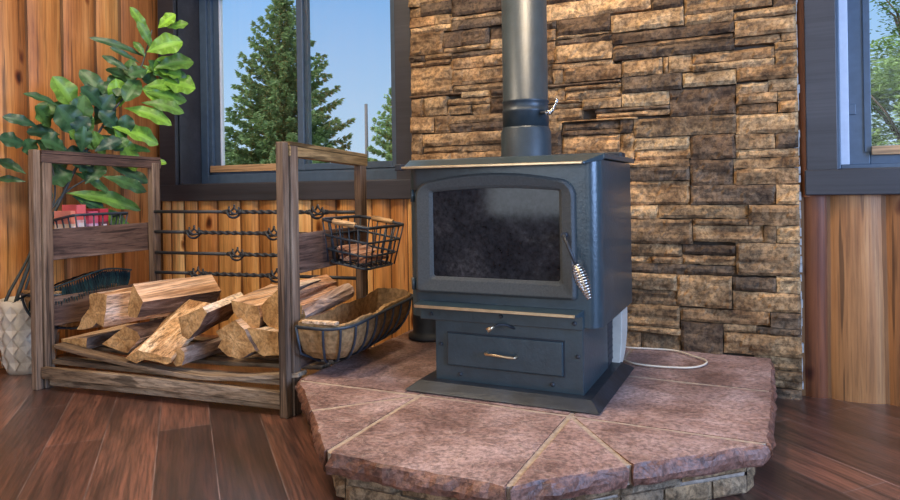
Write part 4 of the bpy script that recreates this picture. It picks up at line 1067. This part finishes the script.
# raised diamond petals
NA=14; rowsz=[.02,.095,.17,.245,.32]
for i in range(NA):
    for r_ in range(len(rowsz)-1):
        z0,z1=rowsz[r_],rowsz[r_+1]; zm=(z0+z1)/2; a0=2*PI*i/NA; a1=2*PI*(i+1)/NA; am=(a0+a1)/2
        q=[pp(am,z0+.002,.009),pp(a1-.01,zm,.009),pp(am,z1-.002,.009),pp(a0+.01,zm,.009)]
        ct=pp(am,zm,.002)
        b.add(q+[ct],[(0,1,4),(1,2,4),(2,3,4),(3,0,4)])
        q=[pp(a0,z0+.004,.001),pp(a0+.10,zm-.02,.001),pp(a0,zm,.008)]
b.build('pot',M['pot'],pl)
b=MB(); b.lathe([(.105,.296),(.08,.306),(.0,.31)],(-3.115,1.985,0),32); b.build('soil',M['soil'],pl)
b=MB()
for i,s_ in enumerate(STEMS):
    pts=smooth([(max(-3.2,p[0]),p[1],p[2]) for p in s_],4); n=len(pts)
    r0=.0095 if i in (0,5) else .006
    if i in(0,1,2,5): pts[0]=V((-3.115+.02*i*.5,1.985,.29))
    b.tube(pts,[lerp(r0,.003,k/n) for k in range(n)],8)
b.build('stems',M['stem'],pl)
b=MB(); random.seed(12)
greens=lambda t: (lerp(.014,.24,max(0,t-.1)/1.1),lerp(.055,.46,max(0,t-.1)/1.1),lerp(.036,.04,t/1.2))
CAM=V((0,0,.81))
extra=[]
for x0,y0,z0,x1,y1,z1,w_,t in LEAVES[0:50]:
    if w_>.045:
        m_=V((x0,y0,z0)); d_=(V((x1,y1,z1))-m_)
        e_=Matrix.Rotation(rnd(-1.1,1.1),3,V((.8,-.5,.1)).normalized())@d_*rnd(.7,1.0)
        q_=m_+V((rnd(-.05,.05),rnd(.0,.07),rnd(-.06,.06))); w2=q_+e_
        if w2.x>-3.2 and q_.x>-3.2: extra.append([*q_,*w2,w_*.9,rnd(.1,.35) if t<.5 else rnd(.3,.8)])
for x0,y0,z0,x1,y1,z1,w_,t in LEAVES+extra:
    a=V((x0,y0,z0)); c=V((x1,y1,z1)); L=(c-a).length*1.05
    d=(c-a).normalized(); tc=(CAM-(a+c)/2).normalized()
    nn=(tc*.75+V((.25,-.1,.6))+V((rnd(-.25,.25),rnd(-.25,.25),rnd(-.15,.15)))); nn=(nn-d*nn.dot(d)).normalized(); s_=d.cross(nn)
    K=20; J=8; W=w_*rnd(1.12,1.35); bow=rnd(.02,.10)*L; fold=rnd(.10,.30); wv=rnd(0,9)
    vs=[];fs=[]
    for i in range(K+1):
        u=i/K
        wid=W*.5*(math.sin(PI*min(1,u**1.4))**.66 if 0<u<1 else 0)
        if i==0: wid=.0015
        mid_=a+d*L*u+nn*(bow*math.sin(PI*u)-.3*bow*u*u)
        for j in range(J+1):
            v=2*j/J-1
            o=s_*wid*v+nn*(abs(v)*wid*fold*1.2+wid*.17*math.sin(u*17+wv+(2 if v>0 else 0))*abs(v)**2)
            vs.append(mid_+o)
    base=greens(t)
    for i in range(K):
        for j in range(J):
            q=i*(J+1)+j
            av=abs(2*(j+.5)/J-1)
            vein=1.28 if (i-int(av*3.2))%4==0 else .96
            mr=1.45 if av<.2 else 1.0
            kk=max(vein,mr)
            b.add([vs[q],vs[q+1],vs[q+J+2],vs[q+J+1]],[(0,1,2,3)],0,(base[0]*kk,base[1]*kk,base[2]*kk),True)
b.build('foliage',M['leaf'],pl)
# weld leaves so they shade smoothly
import bmesh
me=bpy.data.objects['foliage'].data; bm=bmesh.new(); bm.from_mesh(me); bmesh.ops.remove_doubles(bm,verts=bm.verts,dist=1e-5); bm.to_mesh(me); bm.free()

# ================================================================== OUTSIDE
b=MB(); b.box((-60,3.4,-.75),(60,90,-.62)); struct(b.build('ground',M['grass']))
def spruce(loc,H_,R_,label,seed,whorls=30,tone=1.0,name='spruce_tree'):
    random.seed(seed)
    o=thing(name,loc,label,'tree'); X,Y,Z=loc
    b=MB(); b.tube([(X,Y,Z),(X,Y,Z+H_*.5),(X,Y,Z+H_*.985)],[.11*H_/6,.06*H_/6,.008],10); b.build('trunk',M['trunk'],o)
    b=MB()
    def tuft(p,d,l,t):
        # needle spray: crossed tapering blades
        u=d.orthogonal().normalized(); w2=d.cross(u)
        for k in range(4):
            an=k*PI/2+rnd(-.4,.4); e=(u*math.cos(an)+w2*math.sin(an))
            q=p+d*l*rnd(.75,1.1)+e*l*rnd(.15,.42); s_=e.cross(d)*l*.13
            b.add([p-s_*.4,p+d*l*.45+e*l*.28-s_,q,p+d*l*.45+e*l*.12+s_],[(0,1,2,3)],0,t)
    for i in range(whorls):
        u=(i+.5)/whorls; z=Z+H_*(.04+.95*u)
        rad=R_*(1-u)**.86*rnd(.86,1.1)+.05
        nb=int(8+9*(1-u))
        for k in range(nb):
            an=2*PI*k/nb+rnd(-.3,.3); L=rad*rnd(.62,1.12); d0=V((math.cos(an),math.sin(an),0))
            droop=lerp(-.30,.55,u); seg=max(3,int(L/.11)); p=V((X,Y,z+rnd(-.06,.06)))
            for s_ in range(seg):
                f=(s_+.5)/seg; q=p+d0*L*f+V((0,0,droop*L*f+.25*L*f*f))
                sh=lerp(.25,1.0,f)**1.2
                for h in range(8):
                    side=V((-d0.y,d0.x,0))*rnd(-1,1)+d0*rnd(.3,1)+V((0,0,rnd(-.4,.35))); side.normalize()
                    g_=rnd(.75,1.25)*tone
                    tuft(q+V((rnd(-.04,.04),rnd(-.04,.04),rnd(-.05,.05))),side,rnd(.10,.20)*(.6+.4*(1-u)),(.20*g_,.28*g_,.115*g_))
    for h in range(14): tuft(V((X,Y,Z+H_*(.93+.005*h))),V((rnd(-.3,.3),rnd(-.3,.3),1)).normalized(),.16,(.10,.16,.05))
    b.build('foliage',M['needle'],o); return o
def at(px,py,Y):   # direction table worked out from the photo's perspective; gives a world point at depth Y
    F=670.;R=math.radians(.9);yw=math.radians(25.2)
    u=(px-450)/F; v=(189.5-py)/F
    a=u*math.cos(R)+v*math.sin(R); bb=-u*math.sin(R)+v*math.cos(R)
    d=V((-math.sin(yw)+a*math.cos(yw),math.cos(yw)+a*math.sin(yw),bb)); return V((0,0,.81))+d*(Y/d.y)
GZ=-.62
def tree_at(px,ytop,Y,R_,label,seed,**k):
    p=at(px,ytop,Y); return spruce((p.x,p.y,GZ),p.z-GZ,R_,label,seed,**k)
tree_at(282,-8,13,2.45,'tall dark green spruce standing outside the left window',31,whorls=34)
tree_at(394,88,17,1.6,'smaller loose-branched conifer outside, at right edge of the left window',32,whorls=16,tone=1.5,name='pine_tree')
p=at(366,104,20); b=MB(); b.tube([(p.x,p.y,GZ),(p.x,p.y,p.z)],[.07,.055],10); tag(b.build('utility_pole',M['pole'],loc=(p.x,p.y,GZ)),'thin grey pole outside between the spruce and the conifer','pole')
def broadleaf(px,py,Y,R_,label,seed,n=5000,base=(.20,.27,.09),squash=1.2):
    random.seed(seed); c=at(px,py,Y); o=thing('broadleaf_tree',(c.x,c.y,GZ),label,'tree')
    b=MB(); b.tube([(c.x,c.y,GZ),(c.x+.1,c.y,lerp(GZ,c.z,.6)),(c.x,c.y,c.z+R_*.4)],[.12,.09,.03],10)
    for k in range(7):
        an=2*PI*k/7; b.tube([(c.x,c.y,lerp(GZ,c.z,.7)),(c.x+math.cos(an)*R_*.4,c.y+math.sin(an)*R_*.4,c.z),(c.x+math.cos(an)*R_*.7,c.y+math.sin(an)*R_*.7,c.z+R_*.35)],[.04,.025,.008],6)
    b.build('trunk',M['trunk'],o)
    b=MB(); cl=[]
    for k in range(46):
        d=V((rnd(-1,1),rnd(-1,1),rnd(-.8,1))).normalized()*R_*rnd(.45,1.0); cl.append((c+V((d.x,d.y,d.z*squash)),R_*rnd(.18,.34)))
    for k in range(n):
        q,r=random.choice(cl); d=V((rnd(-1,1),rnd(-1,1),rnd(-1,1)))
        p=q+d*r; s_=rnd(.035,.075); u=V((rnd(-1,1),rnd(-1,1),rnd(-.3,.3))).normalized(); w_=u.cross(V((rnd(-.5,.5),rnd(-.5,.5),1)).normalized()); g_=rnd(.7,1.35)
        b.add([p-u*s_,p+w_*s_*.5,p+u*s_,p-w_*s_*.5],[(0,1,2,3)],0,(base[0]*g_,base[1]*g_,base[2]*g_))
    b.build('foliage',M['foliage'],o); return o
broadleaf(912,112,14,1.15,'leafy green tree outside the right-hand window',41,20000,(.26,.36,.13))
broadleaf(915,12,17,.95,'taller thin-leaved tree reaching in at the top of the right-hand window',42,1500,(.10,.17,.06))

# ================================================================== LIGHT
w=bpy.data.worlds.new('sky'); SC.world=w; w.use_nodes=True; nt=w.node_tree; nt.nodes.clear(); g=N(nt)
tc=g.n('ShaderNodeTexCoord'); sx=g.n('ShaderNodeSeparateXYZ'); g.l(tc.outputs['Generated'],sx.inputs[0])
col=g.ramp(sx.outputs['Z'],[(.0,(.66,.82,.93)),(.06,(.54,.75,.95)),(.30,(.25,.52,.94)),(.45,(.6,.85,1.2)),(.7,(1.6,1.9,2.3))])  # overhead part raised above the visible sky to light the room
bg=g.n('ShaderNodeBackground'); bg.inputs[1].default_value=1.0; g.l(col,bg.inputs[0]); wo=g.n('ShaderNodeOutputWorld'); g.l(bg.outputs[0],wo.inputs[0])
def light(name,kind,loc,rot,energy,color,**k):
    d=bpy.data.lights.new(name,kind); d.energy=energy; d.color=color
    for a,c in k.items(): setattr(d,a,c)
    o=bpy.data.objects.new(name,d); C.objects.link(o); o.location=loc; o.rotation_euler=rot; return o
light('sun','SUN',(0,0,10),(math.radians(42),0,math.radians(-38)),4.5,(1,.95,.86),angle=.01)
light('daylight_fill_right','AREA',(2.46,.55,1.4),(0,math.radians(90),0),205,(.34,.54,1.0),shape='RECTANGLE',size=1.5,size_y=1.9)  # area light added at the unseen right opening for blue side light
light('daylight_fill_front','AREA',(-1.75,-2.45,1.4),(math.radians(90),0,0),34,(.85,.92,1.0),shape='RECTANGLE',size=1.7,size_y=1.7)  # area light added as fill at an unseen opening behind the camera
light('daylight_fill_front','AREA',(.65,-2.45,1.4),(math.radians(90),0,0),26,(.85,.92,1.0),shape='RECTANGLE',size=1.9,size_y=1.7)  # second added fill, same unseen wall
light('ceiling_lamp','AREA',(-1.9,1.3,2.66),(0,0,0),52,(1,.83,.62),shape='DISK',size=.6)
light('ceiling_lamp','AREA',(-.6,2.0,2.66),(0,0,0),36,(1,.80,.56),shape='DISK',size=.4)

# ================================================================== CAMERA
cd=bpy.data.cameras.new('camera'); cam=bpy.data.objects.new('camera',cd); C.objects.link(cam); SC.camera=cam
yw=math.radians(25.2); r=math.radians(.9)
fwd=V((-math.sin(yw),math.cos(yw),0)); rt=V((math.cos(yw),math.sin(yw),0)); up=V((0,0,1))
cx=rt*math.cos(r)-up*math.sin(r); cy=rt*math.sin(r)+up*math.cos(r)
cam.matrix_world=Matrix(((cx.x,cy.x,-fwd.x,0),(cx.y,cy.y,-fwd.y,0),(cx.z,cy.z,-fwd.z,.81),(0,0,0,1)))
cd.sensor_width=36; cd.lens=670/900*36; cd.shift_y=-(250-189.5)/900; cd.clip_start=.02; cd.clip_end=200
vs_=SC.view_settings; vs_.view_transform='Standard'; vs_.look='None'; vs_.gamma=1; vs_.exposure=0.0; vs_.use_curve_mapping=False
SC.cycles.max_bounces=8; SC.cycles.transparent_max_bounces=12; SC.cycles.use_denoising=True; SC.cycles.sample_clamp_indirect=6
for o in bpy.data.objects:
    if '_o' in o: del o['_o']
